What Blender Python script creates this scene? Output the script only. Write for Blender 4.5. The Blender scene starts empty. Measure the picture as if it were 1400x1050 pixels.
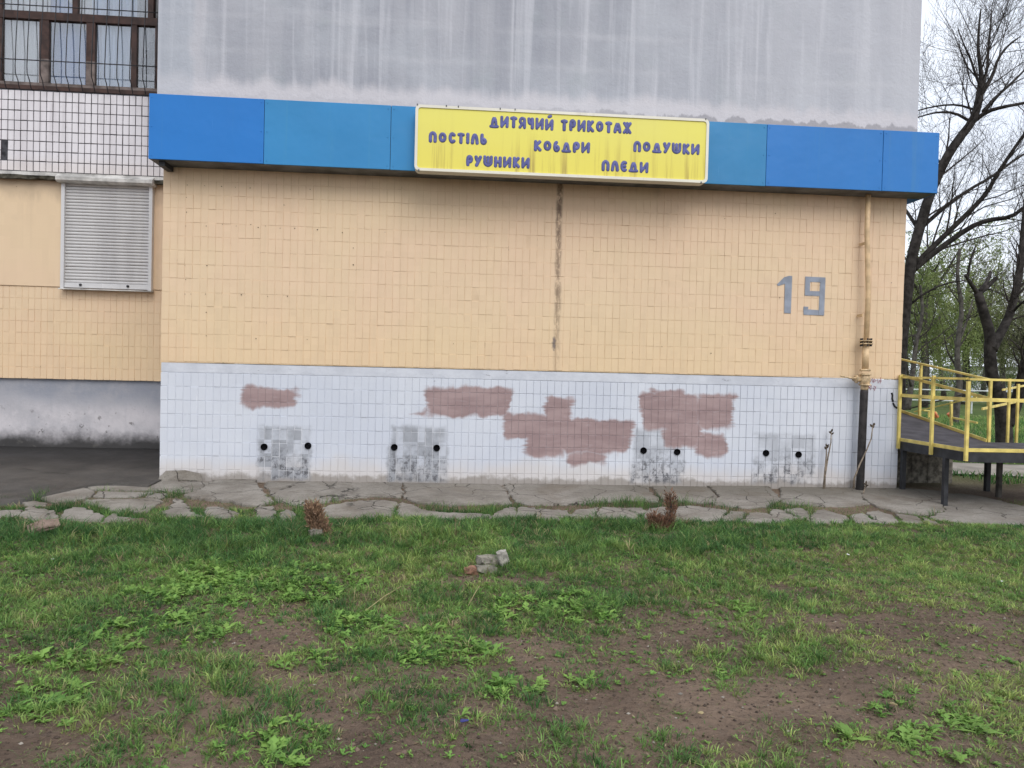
import bpy, math, random
import numpy as np
from mathutils import Vector, Matrix

# ------------------------------------------------------------------ camera, sky, sun, exposure
SC = bpy.context.scene
COL = SC.collection
F, CX, CY = 1030.0, 700.0, 525.0                 # focal length in pixels of the 1400x1050 photograph
CAMP = np.array([0.0, -8.2, 1.258])
def cam_axes(yaw, pitch, roll):
    y, p, r = map(math.radians, (yaw, pitch, roll))
    fwd = np.array([math.sin(y)*math.cos(p), math.cos(y)*math.cos(p), math.sin(p)])
    rt = np.array([math.cos(y), -math.sin(y), 0.0]); up = np.cross(rt, fwd)
    return math.cos(r)*rt+math.sin(r)*up, -math.sin(r)*rt+math.cos(r)*up, fwd
RT, UP, FW = cam_axes(4.36, -1.15, 1.38)
cam = bpy.data.cameras.new('camera'); camo = bpy.data.objects.new('camera', cam); COL.objects.link(camo)
cam.sensor_fit = 'HORIZONTAL'; cam.sensor_width = 36; cam.lens = F/1400*36; cam.clip_start = .05; cam.clip_end = 2000
m = Matrix.Identity(4)
for i in range(3):
    m[i][0], m[i][1], m[i][2], m[i][3] = RT[i], UP[i], -FW[i], CAMP[i]
camo.matrix_world = m; SC.camera = camo

SUN_EL, SUN_AZ = 42.0, 164.0                     # azimuth clockwise from +Y; the sun stands behind the camera, veiled by cloud
w = bpy.data.worlds.new('World'); SC.world = w; w.use_nodes = True
nt = w.node_tree; nt.nodes.clear()
sky = nt.nodes.new('ShaderNodeTexSky'); sky.sky_type = 'NISHITA'; sky.sun_disc = False
sky.sun_elevation = math.radians(SUN_EL); sky.sun_rotation = math.radians(SUN_AZ); sky.air_density = 1.0; sky.dust_density = 3.0
tc = nt.nodes.new('ShaderNodeTexCoord'); nz = nt.nodes.new('ShaderNodeTexNoise')
nz.inputs['Scale'].default_value = 2.2; nz.inputs['Detail'].default_value = 6; nz.inputs['Roughness'].default_value = .55
mp = nt.nodes.new('ShaderNodeMapping'); mp.inputs['Scale'].default_value = (1, 1, 2.5)
nt.links.new(tc.outputs['Generated'], mp.inputs['Vector']); nt.links.new(mp.outputs[0], nz.inputs['Vector'])
cr = nt.nodes.new('ShaderNodeValToRGB')
cr.color_ramp.elements[0].position = .3; cr.color_ramp.elements[0].color = (8.3, 8.9, 10.0, 1)
cr.color_ramp.elements[1].position = .72; cr.color_ramp.elements[1].color = (10.6, 11.0, 11.7, 1)
nt.links.new(nz.outputs['Fac'], cr.inputs['Fac'])
mx = nt.nodes.new('ShaderNodeMix'); mx.data_type = 'RGBA'; mx.inputs[0].default_value = .88   # closed cloud cover over the clear sky
nt.links.new(sky.outputs[0], mx.inputs[6]); nt.links.new(cr.outputs[0], mx.inputs[7])
bg = nt.nodes.new('ShaderNodeBackground'); bg.inputs['Strength'].default_value = .130
out = nt.nodes.new('ShaderNodeOutputWorld')
nt.links.new(mx.outputs[2], bg.inputs['Color']); nt.links.new(bg.outputs[0], out.inputs[0])
sl = bpy.data.lights.new('sun', 'SUN'); sl.energy = 1.5; sl.angle = math.radians(35); sl.color = (1, .965, .91)
so = bpy.data.objects.new('sun', sl); COL.objects.link(so)
sd = Vector((math.sin(math.radians(SUN_AZ))*math.cos(math.radians(SUN_EL)), math.cos(math.radians(SUN_AZ))*math.cos(math.radians(SUN_EL)), math.sin(math.radians(SUN_EL))))
so.rotation_euler = sd.to_track_quat('Z', 'Y').to_euler(); so.location = sd*30
vs = SC.view_settings; vs.view_transform = 'Standard'; vs.look = 'None'; vs.exposure = 0.0; vs.gamma = 1; vs.use_curve_mapping = False
SC.render.engine = 'CYCLES'; SC.cycles.max_bounces = 6; SC.cycles.transparent_max_bounces = 12

# ------------------------------------------------------------------ geometry of the survey: photo pixel -> point of the place
def ray(px, py): return RT*(px-CX)/F - UP*(py-CY)/F + FW
def onY(px, py, Y=0.0):
    d = ray(px, py); return CAMP + d*((Y-CAMP[1])/d[1])
SLOPE = .045
def onG(px, py, dz=0.0):                          # on the ground that falls gently away from the wall
    d = ray(px, py); t = (SLOPE*CAMP[1]+dz-CAMP[2])/(d[2]-SLOPE*d[1]); p = CAMP+d*t
    if p[1] > 0: p = CAMP + d*((dz-CAMP[2])/d[2])
    return p
def toPx(P):
    v = np.asarray(P)-CAMP; z = np.maximum(v@FW, 1e-3)
    return CX+F*(v@RT)/z, CY-F*(v@UP)/z
rng = np.random.default_rng(7); random.seed(7)

# ------------------------------------------------------------------ mesh helpers
class MB:
    def __init__(s): s.v = []; s.f = []; s.n = 0
    def add(s, v, f):
        v = [tuple(map(float, p)) for p in v]
        s.v += v; s.f += [tuple(i+s.n for i in q) for q in f]; s.n += len(v)
    def box(s, a, b):
        x0, y0, z0 = a; x1, y1, z1 = b
        s.add([(x0,y0,z0),(x1,y0,z0),(x1,y1,z0),(x0,y1,z0),(x0,y0,z1),(x1,y0,z1),(x1,y1,z1),(x0,y1,z1)],
              [(0,3,2,1),(4,5,6,7),(0,1,5,4),(1,2,6,5),(2,3,7,6),(3,0,4,7)])
    def beam(s, p, q, wx, wz, up=(0,0,1)):        # rectangular bar from p to q
        p, q = Vector(p), Vector(q); d = (q-p).normalized(); u = Vector(up)
        if abs(d.dot(u)) > .98: u = Vector((0,1,0))
        sx = d.cross(u).normalized(); sz = sx.cross(d).normalized()
        c = [(-1,-1),(1,-1),(1,1),(-1,1)]
        v = [e+sx*(a*wx/2)+sz*(b*wz/2) for e in (p, q) for a, b in c]
        s.add(v, [(3,2,1,0),(4,5,6,7),(0,1,5,4),(1,2,6,5),(2,3,7,6),(3,0,4,7)])
    def tube(s, pts, rad, n=8, caps=True, flat=None):
        pts = [Vector(p) for p in pts]
        if not hasattr(rad, '__len__'): rad = [rad]*len(pts)
        prev = None; V = []; Fc = []
        for i, p in enumerate(pts):
            t = (pts[min(i+1, len(pts)-1)]-pts[max(i-1, 0)]).normalized()
            if prev is None:
                a = Vector((0,0,1)) if abs(t.z) < .9 else Vector((1,0,0)); u = t.cross(a).normalized()
            else:
                u = (prev-t*prev.dot(t))
                u = u.normalized() if u.length > 1e-6 else t.orthogonal().normalized()
            prev = u; v2 = t.cross(u)
            for k in range(n):
                an = 2*math.pi*k/n; V.append(p+(u*math.cos(an)+v2*math.sin(an))*rad[i])
        for i in range(len(pts)-1):
            for k in range(n):
                a = i*n+k; b = i*n+(k+1) % n; Fc.append((a, b, b+n, a+n))
        if caps:
            Fc.append(tuple(range(n-1, -1, -1))); e = (len(pts)-1)*n; Fc.append(tuple(e+k for k in range(n)))
        s.add(V, Fc)
    def lathe(s, prof, n=16, c=(0,0,0), axis='Z'):  # prof: (radius, height)
        V = []
        for r, h in prof:
            for k in range(n):
                a = 2*math.pi*k/n; q = (r*math.cos(a), r*math.sin(a), h)
                if axis == 'Y': q = (q[0], q[2], q[1])
                if axis == 'X': q = (q[2], q[0], q[1])
                V.append((q[0]+c[0], q[1]+c[1], q[2]+c[2]))
        Fc = [(i*n+k, i*n+(k+1) % n, (i+1)*n+(k+1) % n, (i+1)*n+k) for i in range(len(prof)-1) for k in range(n)]
        Fc.append(tuple(range(n-1, -1, -1))); e = (len(prof)-1)*n; Fc.append(tuple(e+k for k in range(n)))
        if axis == 'Y': Fc = [tuple(reversed(q)) for q in Fc]
        s.add(V, Fc)
    def mesh(s, name, mat=None, smooth=False):
        me = bpy.data.meshes.new(name); me.from_pydata(s.v, [], s.f)
        if mat: me.materials.append(mat)
        if smooth: me.polygons.foreach_set('use_smooth', [True]*len(me.polygons))
        me.update(); return me
    def build(s, name, mat=None, parent=None, smooth=False):
        return link(name, s.mesh(name, mat, smooth), parent)
def link(name, data, parent=None):
    o = bpy.data.objects.new(name, data); COL.objects.link(o)
    if parent: o.parent = parent
    return o
def tag(o, label=None, cat=None, group=None, kind=None):
    for k, v in (('label', label), ('category', cat), ('group', group), ('kind', kind)):
        if v: o[k] = v
    return o
def empty(name, label=None, cat=None, group=None, kind=None, loc=(0,0,0)):
    o = link(name, None); o.location = loc; o.empty_display_size = .1
    return tag(o, label, cat, group, kind)
def sweepbox(name, a, b, mat, parent=None):
    mb = MB(); mb.box(a, b); return mb.build(name, mat, parent)
def bevel(o, wd=.004, seg=2):
    md = o.modifiers.new('bevel', 'BEVEL'); md.width = wd; md.segments = seg; md.limit_method = 'ANGLE'; return o
def npmesh(name, V, quads=None, tris=None, mat=None, tint=None, smooth=False):
    me = bpy.data.meshes.new(name); nq = 0 if quads is None else len(quads); ntz = 0 if tris is None else len(tris)
    me.vertices.add(len(V)); me.vertices.foreach_set('co', np.asarray(V, np.float32).ravel())
    li = []; 
    if nq: li.append(np.asarray(quads, np.int32).ravel())
    if ntz: li.append(np.asarray(tris, np.int32).ravel())
    li = np.concatenate(li); me.loops.add(len(li)); me.loops.foreach_set('vertex_index', li)
    ls = np.concatenate([np.arange(nq)*4, nq*4+np.arange(ntz)*3]).astype(np.int32)
    me.polygons.add(nq+ntz); me.polygons.foreach_set('loop_start', ls)
    me.polygons.foreach_set('use_smooth', np.full(nq+ntz, smooth, bool))
    me.update(calc_edges=True)
    if tint is not None:
        at = me.color_attributes.new('tint', 'FLOAT_COLOR', 'POINT')
        at.data.foreach_set('color', np.concatenate([tint, np.ones((len(V), 1))], 1).astype(np.float32).ravel())
    if mat: me.materials.append(mat)
    return me

# ------------------------------------------------------------------ material helpers
class NT:
    def __init__(s, name):
        s.m = bpy.data.materials.new(name); s.m.use_nodes = True; s.t = s.m.node_tree; s.t.nodes.clear()
        s.out = s.t.nodes.new('ShaderNodeOutputMaterial'); s.b = s.t.nodes.new('ShaderNodeBsdfPrincipled')
        s.t.links.new(s.b.outputs[0], s.out.inputs[0])
    def set(s, sock, v):
        if isinstance(v, bpy.types.NodeSocket): s.t.links.new(v, sock)
        else:
            if sock.type == 'RGBA' and len(v) == 3: v = (*v, 1)
            sock.default_value = v
    def n(s, ty, **k):
        nd = s.t.nodes.new('ShaderNode'+ty)
        for a, v in k.items(): setattr(nd, a, v)
        return nd
    def pos(s): return s.n('NewGeometry').outputs['Position']
    def xyz(s, v=None):
        nd = s.n('SeparateXYZ'); s.set(nd.inputs[0], v or s.pos()); return nd.outputs
    def vec(s, x, y, z):
        nd = s.n('CombineXYZ')
        for i, q in enumerate((x, y, z)): s.set(nd.inputs[i], q)
        return nd.outputs[0]
    def scl(s, v, sc):
        nd = s.n('Mapping'); s.set(nd.inputs['Vector'], v); nd.inputs['Scale'].default_value = sc; return nd.outputs[0]
    def noise(s, scale=5, det=3, rough=.55, v=None, dist=0, col=False):
        nd = s.n('TexNoise'); s.set(nd.inputs['Vector'], v or s.pos())
        nd.inputs['Scale'].default_value = scale; nd.inputs['Detail'].default_value = det
        nd.inputs['Roughness'].default_value = rough; nd.inputs['Distortion'].default_value = dist
        return nd.outputs['Color' if col else 'Fac']
    def voro(s, scale=5, v=None, feat='F1', o='Distance'):
        nd = s.n('TexVoronoi', feature=feat); s.set(nd.inputs['Vector'], v or s.pos()); nd.inputs['Scale'].default_value = scale
        return nd.outputs[o]
    def mth(s, op, a, b=0.0, c=None, clamp=False):
        nd = s.n('Math', operation=op, use_clamp=clamp); s.set(nd.inputs[0], a); s.set(nd.inputs[1], b)
        if c is not None: s.set(nd.inputs[2], c)
        return nd.outputs[0]
    def ss(s, x, a, b, lo=0.0, hi=1.0):           # smooth step from a to b
        nd = s.n('MapRange', interpolation_type='SMOOTHSTEP'); s.set(nd.inputs[0], x)
        for i, q in enumerate((a, b, lo, hi)): s.set(nd.inputs[i+1], q)
        return nd.outputs[0]
    def mix(s, f, a, b, mode='MIX'):
        nd = s.n('Mix', data_type='RGBA', blend_type=mode); s.set(nd.inputs[0], f); s.set(nd.inputs[6], a); s.set(nd.inputs[7], b)
        return nd.outputs[2]
    def bump(s, h, st=.3, d=.01):
        nd = s.n('Bump'); s.set(nd.inputs['Height'], h); nd.inputs['Strength'].default_value = st; nd.inputs['Distance'].default_value = d
        s.set(s.b.inputs['Normal'], nd.outputs[0])
    def done(s, col, rough=.8, spec=.3, metal=0.0):
        s.set(s.b.inputs['Base Color'], col); s.set(s.b.inputs['Roughness'], rough)
        s.set(s.b.inputs['Specular IOR Level'], spec); s.set(s.b.inputs['Metallic'], metal); return s.m
    def boxmask(s, x, z, x0, x1, z0, z1, soft=.012, rnd=1.0):
        # 1 inside the rectangle, soft edge (metres)
        dx = s.mth('SUBTRACT', s.mth('ABSOLUTE', s.mth('SUBTRACT', x, (x0+x1)/2)), (x1-x0)/2)
        dz = s.mth('SUBTRACT', s.mth('ABSOLUTE', s.mth('SUBTRACT', z, (z0+z1)/2)), (z1-z0)/2)
        d = s.n('Math', operation='SMOOTH_MAX'); s.set(d.inputs[0], dx); s.set(d.inputs[1], dz); d.inputs[2].default_value = .04*rnd
        return s.ss(d.outputs[0], soft, -soft)
def simple(name, col, rough=.7, spec=.3, metal=0, var=.12, scale=8, bump=.1, bscale=60):
    g = NT(name); n1 = g.noise(scale, 4)
    c = g.mix(g.ss(n1, .3, .7), tuple(v*(1-var) for v in col), tuple(min(1, v*(1+var)) for v in col))
    if bump: g.bump(g.noise(bscale, 3), bump, .004)
    return g.done(c, rough, spec, metal)

# ------------------------------------------------------------------ wall layout (metres; x along the facade, z up, facade face at y = 0)
XL, XR = -3.095, 5.055
ZP = 1.24                                        # paint line between plinth and ochre wall
TW, TH = .0775, .1465                            # tile pitch
YR = 1.86                                        # face of the set-back wall on the left

def painted_ochre(g, joint):
    x, y, z = g.xyz()
    c = g.mix(g.ss(g.noise(.9, 3), .35, .65), (.705,.545,.365), (.715,.53,.37))
    c = g.mix(g.ss(z, 1.2, 2.2, .35, 0), c, (.73,.54,.30))
    tid = g.n('TexWhiteNoise', noise_dimensions='3D')
    g.set(tid.inputs['Vector'], g.vec(g.mth('FLOOR', g.mth('DIVIDE', x, TW)), 0.0, g.mth('FLOOR', g.mth('DIVIDE', z, TH))))
    c = g.mix(g.mth('MULTIPLY', tid.outputs['Value'], .16), c, (.56,.42,.27)); c = g.mix(g.ss(g.noise(.55, 5, .6), .5, .72, 0, .5), c, (.73,.53,.38)); c = g.mix(g.ss(g.noise(2.4, 5, .7), .56, .74, 0, .35), c, (.60,.46,.31))
    st = g.ss(g.noise(1.0, 4, .6, g.scl(g.pos(), (9, 9, .5))), .5, .8, 0, .3)           # rain streaks
    c = g.mix(st, c, (.54,.41,.27))
    if joint:
        f = g.mth('MULTIPLY', g.ss(g.noise(1.6, 4, .6), .42, .74, .0, .38), g.mth('MULTIPLY', g.ss(x, -2.6, .2, .2, 1), g.ss(g.noise(14, 2), .25, .7, .4, 1)))
        c = g.mix(f, c, (.36,.25,.15))
        k = g.ss(g.noise(4.2, 5, .65, g.scl(g.pos(), (1, 1, 2))), .62, .70)
        c = g.mix(g.mth('MULTIPLY', k, .6), c, (.10,.075,.055))
    # shade below the fascia painted into the wall colour, broken up with dirt noise
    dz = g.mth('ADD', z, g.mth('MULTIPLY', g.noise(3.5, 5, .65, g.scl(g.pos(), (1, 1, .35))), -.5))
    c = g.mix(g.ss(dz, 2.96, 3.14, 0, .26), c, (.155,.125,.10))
    # dirty panel seam with flaking mortar
    sx = g.mth('ABSOLUTE', g.mth('SUBTRACT', g.mth('ADD', x, g.mth('MULTIPLY', g.noise(3, 4), .05)), g.mth('MULTIPLY_ADD', z, -.0045, 1.135)))
    f = g.mth('MULTIPLY', g.ss(sx, .05, .012), g.mth('MULTIPLY', g.ss(z, 1.2, 2.1, .35, 1), g.ss(g.noise(13, 5, .7, g.scl(g.pos(), (1.6, 1, .6))), .36, .56)))
    c = g.mix(g.mth('MULTIPLY', f, g.ss(z, 1.7, 3.2, .62, .9)), c, (.15,.10,.07))
    f = g.boxmask(g.mth('ADD', x, g.mth('MULTIPLY', g.noise(16, 3), .05)), g.mth('ADD', z, g.mth('MULTIPLY', g.noise(12, 3), .1)), 1.085, 1.12, 1.53, 1.66, .01)
    c = g.mix(g.mth('MULTIPLY', f, .9), c, (.16,.13,.12))
    # small pock marks in the paint
    f = g.mth('MULTIPLY', g.ss(g.voro(5.5), .04, .02), g.ss(g.noise(2.3, 3), .5, .6))
    return g.mix(g.mth('MULTIPLY', f, .8), c, (.13,.10,.08))

def px_rect(g, xw, zw, a, b, c, d, soft=.014, rnd=1.2):
    p, q = onY(a, d), onY(b, c); return g.boxmask(xw, zw, p[0], q[0], p[2], q[2], soft, rnd)
PATCH = [(331,409,531,556),(580,700,531,568),(561,585,561,567),(745,785,545,588),(686,755,566,600),(714,772,580,624),
         (765,863,572,620),(775,826,619,636),(876,955,540,588),(890,940,533,560),(950,1003,541,586),(907,962,580,612),(956,993,592,624),(985,1008,538,552)]
VENTG = [(352,424,584,616),(352,424,612,655),(535,610,584,616),(530,612,612,658),(866,938,588,646),(862,930,636,660),(1030,1115,594,660)]
def painted_plinth(g, joint):
    x, y, z = g.xyz()
    big = g.noise(.8, 3)
    c = g.mix(g.ss(big, .35, .65), (.55,.58,.655), (.615,.64,.70))
    tid = g.n('TexWhiteNoise', noise_dimensions='3D')
    g.set(tid.inputs['Vector'], g.vec(g.mth('FLOOR', g.mth('DIVIDE', x, TW)), 0.0, g.mth('FLOOR', g.mth('DIVIDE', z, TH))))
    c = g.mix(g.mth('MULTIPLY', tid.outputs['Value'], .12), c, (.47,.49,.53))
    if joint:
        # old paint fills the joints on the left, on the right they have opened and are dark
        f = g.mth('MULTIPLY', g.ss(x, -1.8, 3.6, .0, .62), g.ss(g.noise(2.6, 4, .65), .34, .62, .25, 1))
        c = g.mix(f, c, (.17,.18,.21))
    P = g.pos()
    def warp(a, n1, k1, n2, k2):
        return g.mth('ADD', a, g.mth('ADD', g.mth('MULTIPLY', g.mth('SUBTRACT', n1, .5), k1), g.mth('MULTIPLY', g.mth('SUBTRACT', n2, .5), k2)))
    wx = warp(x, g.noise(3.2, 2, .5), .26, g.noise(6, 4, .7, g.scl(P, (.5, 1, 5))), .14)       # roller strokes end raggedly left and right
    wz = warp(z, g.noise(3.6, 2, .5, g.scl(P, (1, 1, 1.3))), .22, g.noise(8, 4, .7, g.scl(P, (1.6, 1, .6))), .07)
    # splash-back stain along the foot
    f = g.ss(g.mth('ADD', z, g.mth('MULTIPLY', g.noise(2.2, 4), -.32)), .14, -.08)
    c = g.mix(g.mth('MULTIPLY', f, .42), c, (.60,.50,.40))
    f = g.ss(g.mth('ADD', z, g.mth('MULTIPLY', g.noise(5, 5, .7), -.22)), -.02, -.075)
    c = g.mix(g.mth('MULTIPLY', f, .72), c, (.22,.19,.16))
    # bare tiles round the air bricks
    vm = None
    gx = g.mth('MULTIPLY', g.mth('FLOOR', g.mth('DIVIDE', x, TW)), TW)
    wnt = g.n('TexWhiteNoise', noise_dimensions='2D'); g.set(wnt.inputs['Vector'], g.vec(g.mth('FLOOR', g.mth('DIVIDE', x, TW)), g.mth('FLOOR', g.mth('DIVIDE', z, TH)), 0.0))
    for r in VENTG:
        k = px_rect(g, g.mth('ADD', x, g.mth('MULTIPLY', g.mth('SUBTRACT', g.noise(8, 4, .7), .5), .10)), g.mth('ADD', z, g.mth('MULTIPLY', g.mth('SUBTRACT', g.noise(7, 4, .7), .5), .10)), *r, soft=.035, rnd=.8); vm = k if vm is None else g.mth('MAXIMUM', vm, k)
    if not joint:
        vv = g.mth('MULTIPLY', vm, g.ss(g.mth('ADD', g.mth('MULTIPLY', wnt.outputs['Value'], .45), g.noise(4, 4, .65)), .45, .85, .25, 1))
        c = g.mix(g.mth('MULTIPLY', vv, g.ss(x, 1.6, 2.2, .88, .55)), c, g.mix(g.noise(9, 3), (.20,.21,.235), (.36,.375,.41)))
        sp = g.mth('MULTIPLY', g.ss(g.noise(20, 5, .75, g.scl(g.pos(), (1, 1, .8))), .46, .60), g.ss(g.mth('ADD', z, g.mth('MULTIPLY', g.noise(3.3, 3), .3)), .60, .30, .05, .95))
        c = g.mix(g.mth('MULTIPLY', vv, sp), c, (.10,.10,.11))
    else:
        wl = g.mth('MULTIPLY', vm, g.ss(x, 1.6, 2.2, .9, 0)); c = g.mix(wl, c, (.66,.67,.70))
        dk = g.mth('MULTIPLY', g.mth('MULTIPLY', vm, g.ss(g.noise(5, 4), .35, .6)), g.ss(x, 1.6, 2.2, 0, .9)); c = g.mix(dk, c, (.11,.12,.14))
    # mauve paint rolled over the scribbles
    pm = None
    for r in PATCH:
        k = px_rect(g, wx, wz, *r, soft=.026, rnd=3.0); pm = k if pm is None else g.mth('MAXIMUM', pm, k)
    br = g.ss(g.mth('ADD', g.noise(9, 5, .75, g.scl(P, (.35, 1, 3))), g.mth('MULTIPLY', pm, .16)), .36, .50, .25, 1)
    lap = g.noise(4, 4, .6, g.scl(P, (.5, 1, 2.2)))
    pc_ = g.mix(g.ss(lap, .35, .65), (.27,.182,.18), (.345,.243,.238)); pc_ = g.mix(g.ss(g.noise(14, 4, .7, g.scl(P, (.4, 1, 2))), .58, .72, 0, .35), pc_, (.47,.40,.42))
    c = g.mix(g.mth('MULTIPLY', pm, g.mth('MULTIPLY', br, .96 if not joint else .78)), c, pc_)
    # ghost of old chalk strokes and black flecks
    f = g.mth('MULTIPLY', g.ss(g.noise(1, 3, .6, g.scl(g.pos(), (26, 1, 3))), .66, .72), g.ss(x, -2.2, -2.9))
    c = g.mix(g.mth('MULTIPLY', f, .55), c, (.80,.82,.85))
    f = g.mth('MULTIPLY', g.ss(g.noise(24, 5, .75), .69, .73), g.ss(z, .9, 1.15, .12, .85))
    return g.mix(f, c, (.10,.10,.11))

def mat_wall(name, fn, joint, rough=.62):
    g = NT(name); c = fn(g, joint); g.bump(g.noise(45, 4, .6), .22, .004); return g.done(c, rough, .35)
M = {}
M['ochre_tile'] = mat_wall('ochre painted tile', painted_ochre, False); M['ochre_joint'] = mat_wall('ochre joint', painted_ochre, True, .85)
M['plinth_tile'] = mat_wall('pale painted tile', painted_plinth, False, .5); M['plinth_joint'] = mat_wall('plinth joint', painted_plinth, True, .85)

def upper_concrete():
    g = NT('rain streaked concrete'); x, y, z = g.xyz(); P = g.pos()
    c = g.mix(g.ss(g.noise(.7, 3), .3, .7), (.345,.36,.405), (.405,.415,.455))
    s1 = g.noise(1, 4, .62, g.scl(P, (2.0, 1, .10)), dist=.9); s2 = g.noise(1, 4, .6, g.scl(P, (6.5, 1, .24)), dist=.9)
    c = g.mix(g.ss(s1, .40, .64, 0, .75), c, (.29,.305,.35))
    c = g.mix(g.ss(s2, .48, .70, 0, .6), c, (.57,.58,.625))
    c = g.mix(g.ss(g.noise(1, 3, .6, g.scl(P, (15, 1, .35))), .60, .78, 0, .16), c, (.27,.285,.325))
    c = g.mix(g.ss(g.noise(1.1, 5, .6, g.scl(P, (1, 1, 1.2))), .42, .68, 0, .5), c, (.47,.495,.54)); c = g.mix(g.ss(g.noise(2.0, 4, .6), .55, .75, 0, .55), c, (.33,.36,.39))
    c = g.mix(g.ss(x, .6, 5.2, 0, .6), c, (.535,.55,.595))
    c = g.mix(g.ss(g.noise(1, 4, .6, g.scl(P, (.35, 1, 3.2))), .55, .75, 0, .35), c, (.52,.53,.57))
    # horizontal pour lines
    for zz, f0 in ((4.86, .22), (4.50, .16)):
        d = g.mth('ABSOLUTE', g.mth('SUBTRACT', g.mth('ADD', z, g.mth('MULTIPLY', g.noise(1.4, 3), .07)), zz+.035))
        c = g.mix(g.mth('MULTIPLY', g.ss(d, .06, .0, 0, f0), g.ss(g.noise(1.3, 3), .35, .65)), c, (.60,.605,.64))
    # newer render at the foot and left edge
    zz = g.mth('ADD', z, g.mth('MULTIPLY', g.noise(1, 4, .6, g.scl(P, (4.2, 1, .4))), -.30))
    c = g.mix(g.ss(zz, 4.12, 3.97, 0, .8), c, (.59,.575,.605))
    xx = g.mth('ADD', x, g.mth('MULTIPLY', g.noise(1, 3, .5, g.scl(P, (.4, 1, 3))), -.34))
    c = g.mix(g.ss(xx, -2.90, -2.98, 0, .5), c, (.42,.455,.51))
    edge = g.ss(g.mth('ABSOLUTE', g.mth('SUBTRACT', xx, -2.90)), .11, .02, 0, .4); c = g.mix(edge, c, (.57,.565,.60))
    # damp blotches above the fascia
    zb = g.mth('ADD', z, g.mth('MULTIPLY', g.noise(1, 4, .6, g.scl(P, (5.5, 1, 2.2))), -.28))
    f = g.mth('MULTIPLY', g.ss(zb, 3.93, 3.90), g.ss(x, .3, 2.4, .15, .75)); c = g.mix(f, c, (.30,.295,.32))
    g.bump(g.noise(16, 8, .72), .6, .012); return g.done(c, .9, .2)
M['concrete'] = upper_concrete()
def damp_plinth():
    g = NT('damp whitewashed concrete'); x, y, z = g.xyz(); P = g.pos()
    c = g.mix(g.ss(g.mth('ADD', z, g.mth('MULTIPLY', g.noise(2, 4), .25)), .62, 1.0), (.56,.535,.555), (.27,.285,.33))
    c = g.mix(g.ss(g.noise(2.2, 6, .7), .4, .66, 0, .7), c, (.38,.375,.40))
    c = g.mix(g.ss(g.noise(1, 3, .6, g.scl(P, (6, 1, .5))), .55, .75, 0, .3), c, (.33,.34,.37))
    zb = g.mth('ADD', z, g.mth('MULTIPLY', g.noise(2.2, 5, .65), -.34))
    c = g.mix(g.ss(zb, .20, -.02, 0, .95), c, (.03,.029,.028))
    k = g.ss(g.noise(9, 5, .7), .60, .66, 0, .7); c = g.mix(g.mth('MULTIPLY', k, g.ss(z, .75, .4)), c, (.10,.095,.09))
    g.bump(g.noise(18, 6, .7), .5, .01); return g.done(c, .85, .25)
M['damp_plinth'] = damp_plinth()
def cement():
    g = NT('cement band'); P = g.pos()
    c = g.mix(g.ss(g.noise(3, 5, .65), .35, .65), (.50,.52,.575), (.595,.615,.67))
    c = g.mix(g.ss(g.noise(13, 5, .75, g.scl(P, (.5, 1, 1.4))), .62, .70, 0, .75), c, (.21,.21,.23))
    g.bump(g.noise(30, 5, .7), .5, .008); return g.done(c, .85, .2)
M['cement'] = cement()
def white_tile():
    g = NT('white balcony tile'); x, y, z = g.xyz(); P = g.pos()
    c = g.mix(g.ss(g.noise(1, 3, .6, g.scl(P, (5, 1, .5))), .4, .7), (.72,.70,.73), (.60,.575,.60))
    c = g.mix(g.ss(g.noise(9, 4, .7), .62, .72, 0, .4), c, (.42,.38,.36))
    c = g.mix(g.ss(z, 3.85, 3.62, 0, .35), c, (.60,.52,.45)); return g.done(c, .35, .45)
M['white_tile'] = white_tile()
M['dark_mortar'] = simple('dark mortar', (.055,.055,.062), .95, .1, var=.5, scale=14)
M['grime'] = simple('mossy grimy ledge', (.075,.07,.055), .95, .1, var=.6, scale=12, bump=.6, bscale=30)
M['dirty_white'] = simple('dirty white flashing', (.50,.49,.47), .7, .3, var=.35, scale=6)
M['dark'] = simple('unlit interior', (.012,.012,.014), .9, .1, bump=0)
M['hole'] = simple('vent bore', (.006,.006,.007), 1, 0, bump=0)

def streaky(name, col, dirt, f1=.35, rough=.4, spec=.45, sc=(5,5,.4)):
    g = NT(name); P = g.pos(); c = g.mix(g.ss(g.noise(1.2, 4), .35, .7), col, tuple(v*.93 for v in col))
    c = g.mix(g.ss(g.noise(1, 5, .65, g.scl(P, sc)), .55, .78, 0, f1), c, dirt)
    c = g.mix(g.ss(g.noise(1, 5, .7, g.scl(P, (18, 18, .25))), .60, .78, 0, f1*.8), c, dirt); c = g.mix(g.ss(g.noise(1, 4, .6, g.scl(P, (30, 30, .7))), .70, .74, 0, .3), c, tuple(min(1, v*1.3+.12) for v in col)); g.bump(g.noise(2.2, 3), .35, .03); return g.done(c, g.ss(g.noise(3, 4), .3, .7, rough-.12, rough+.1), spec*.8)
M['blue_deep'] = streaky('deep blue panel', (.012,.172,.53), (.035,.19,.46), .6, .42)
M['blue_deep2'] = streaky('second deep blue panel', (.022,.182,.52), (.045,.2,.44), .6, .42)  # slightly lighter deep blue for the right-hand panels
M['blue_pale'] = streaky('faded blue panel', (.028,.228,.50), (.05,.25,.44), .5, .45)
M['blue_pale2'] = streaky('faded teal panel', (.032,.215,.45), (.055,.24,.39), .5, .45)
M['soffit'] = simple('galvanised soffit', (.11,.115,.12), .6, .4, var=.4, scale=5)
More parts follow.
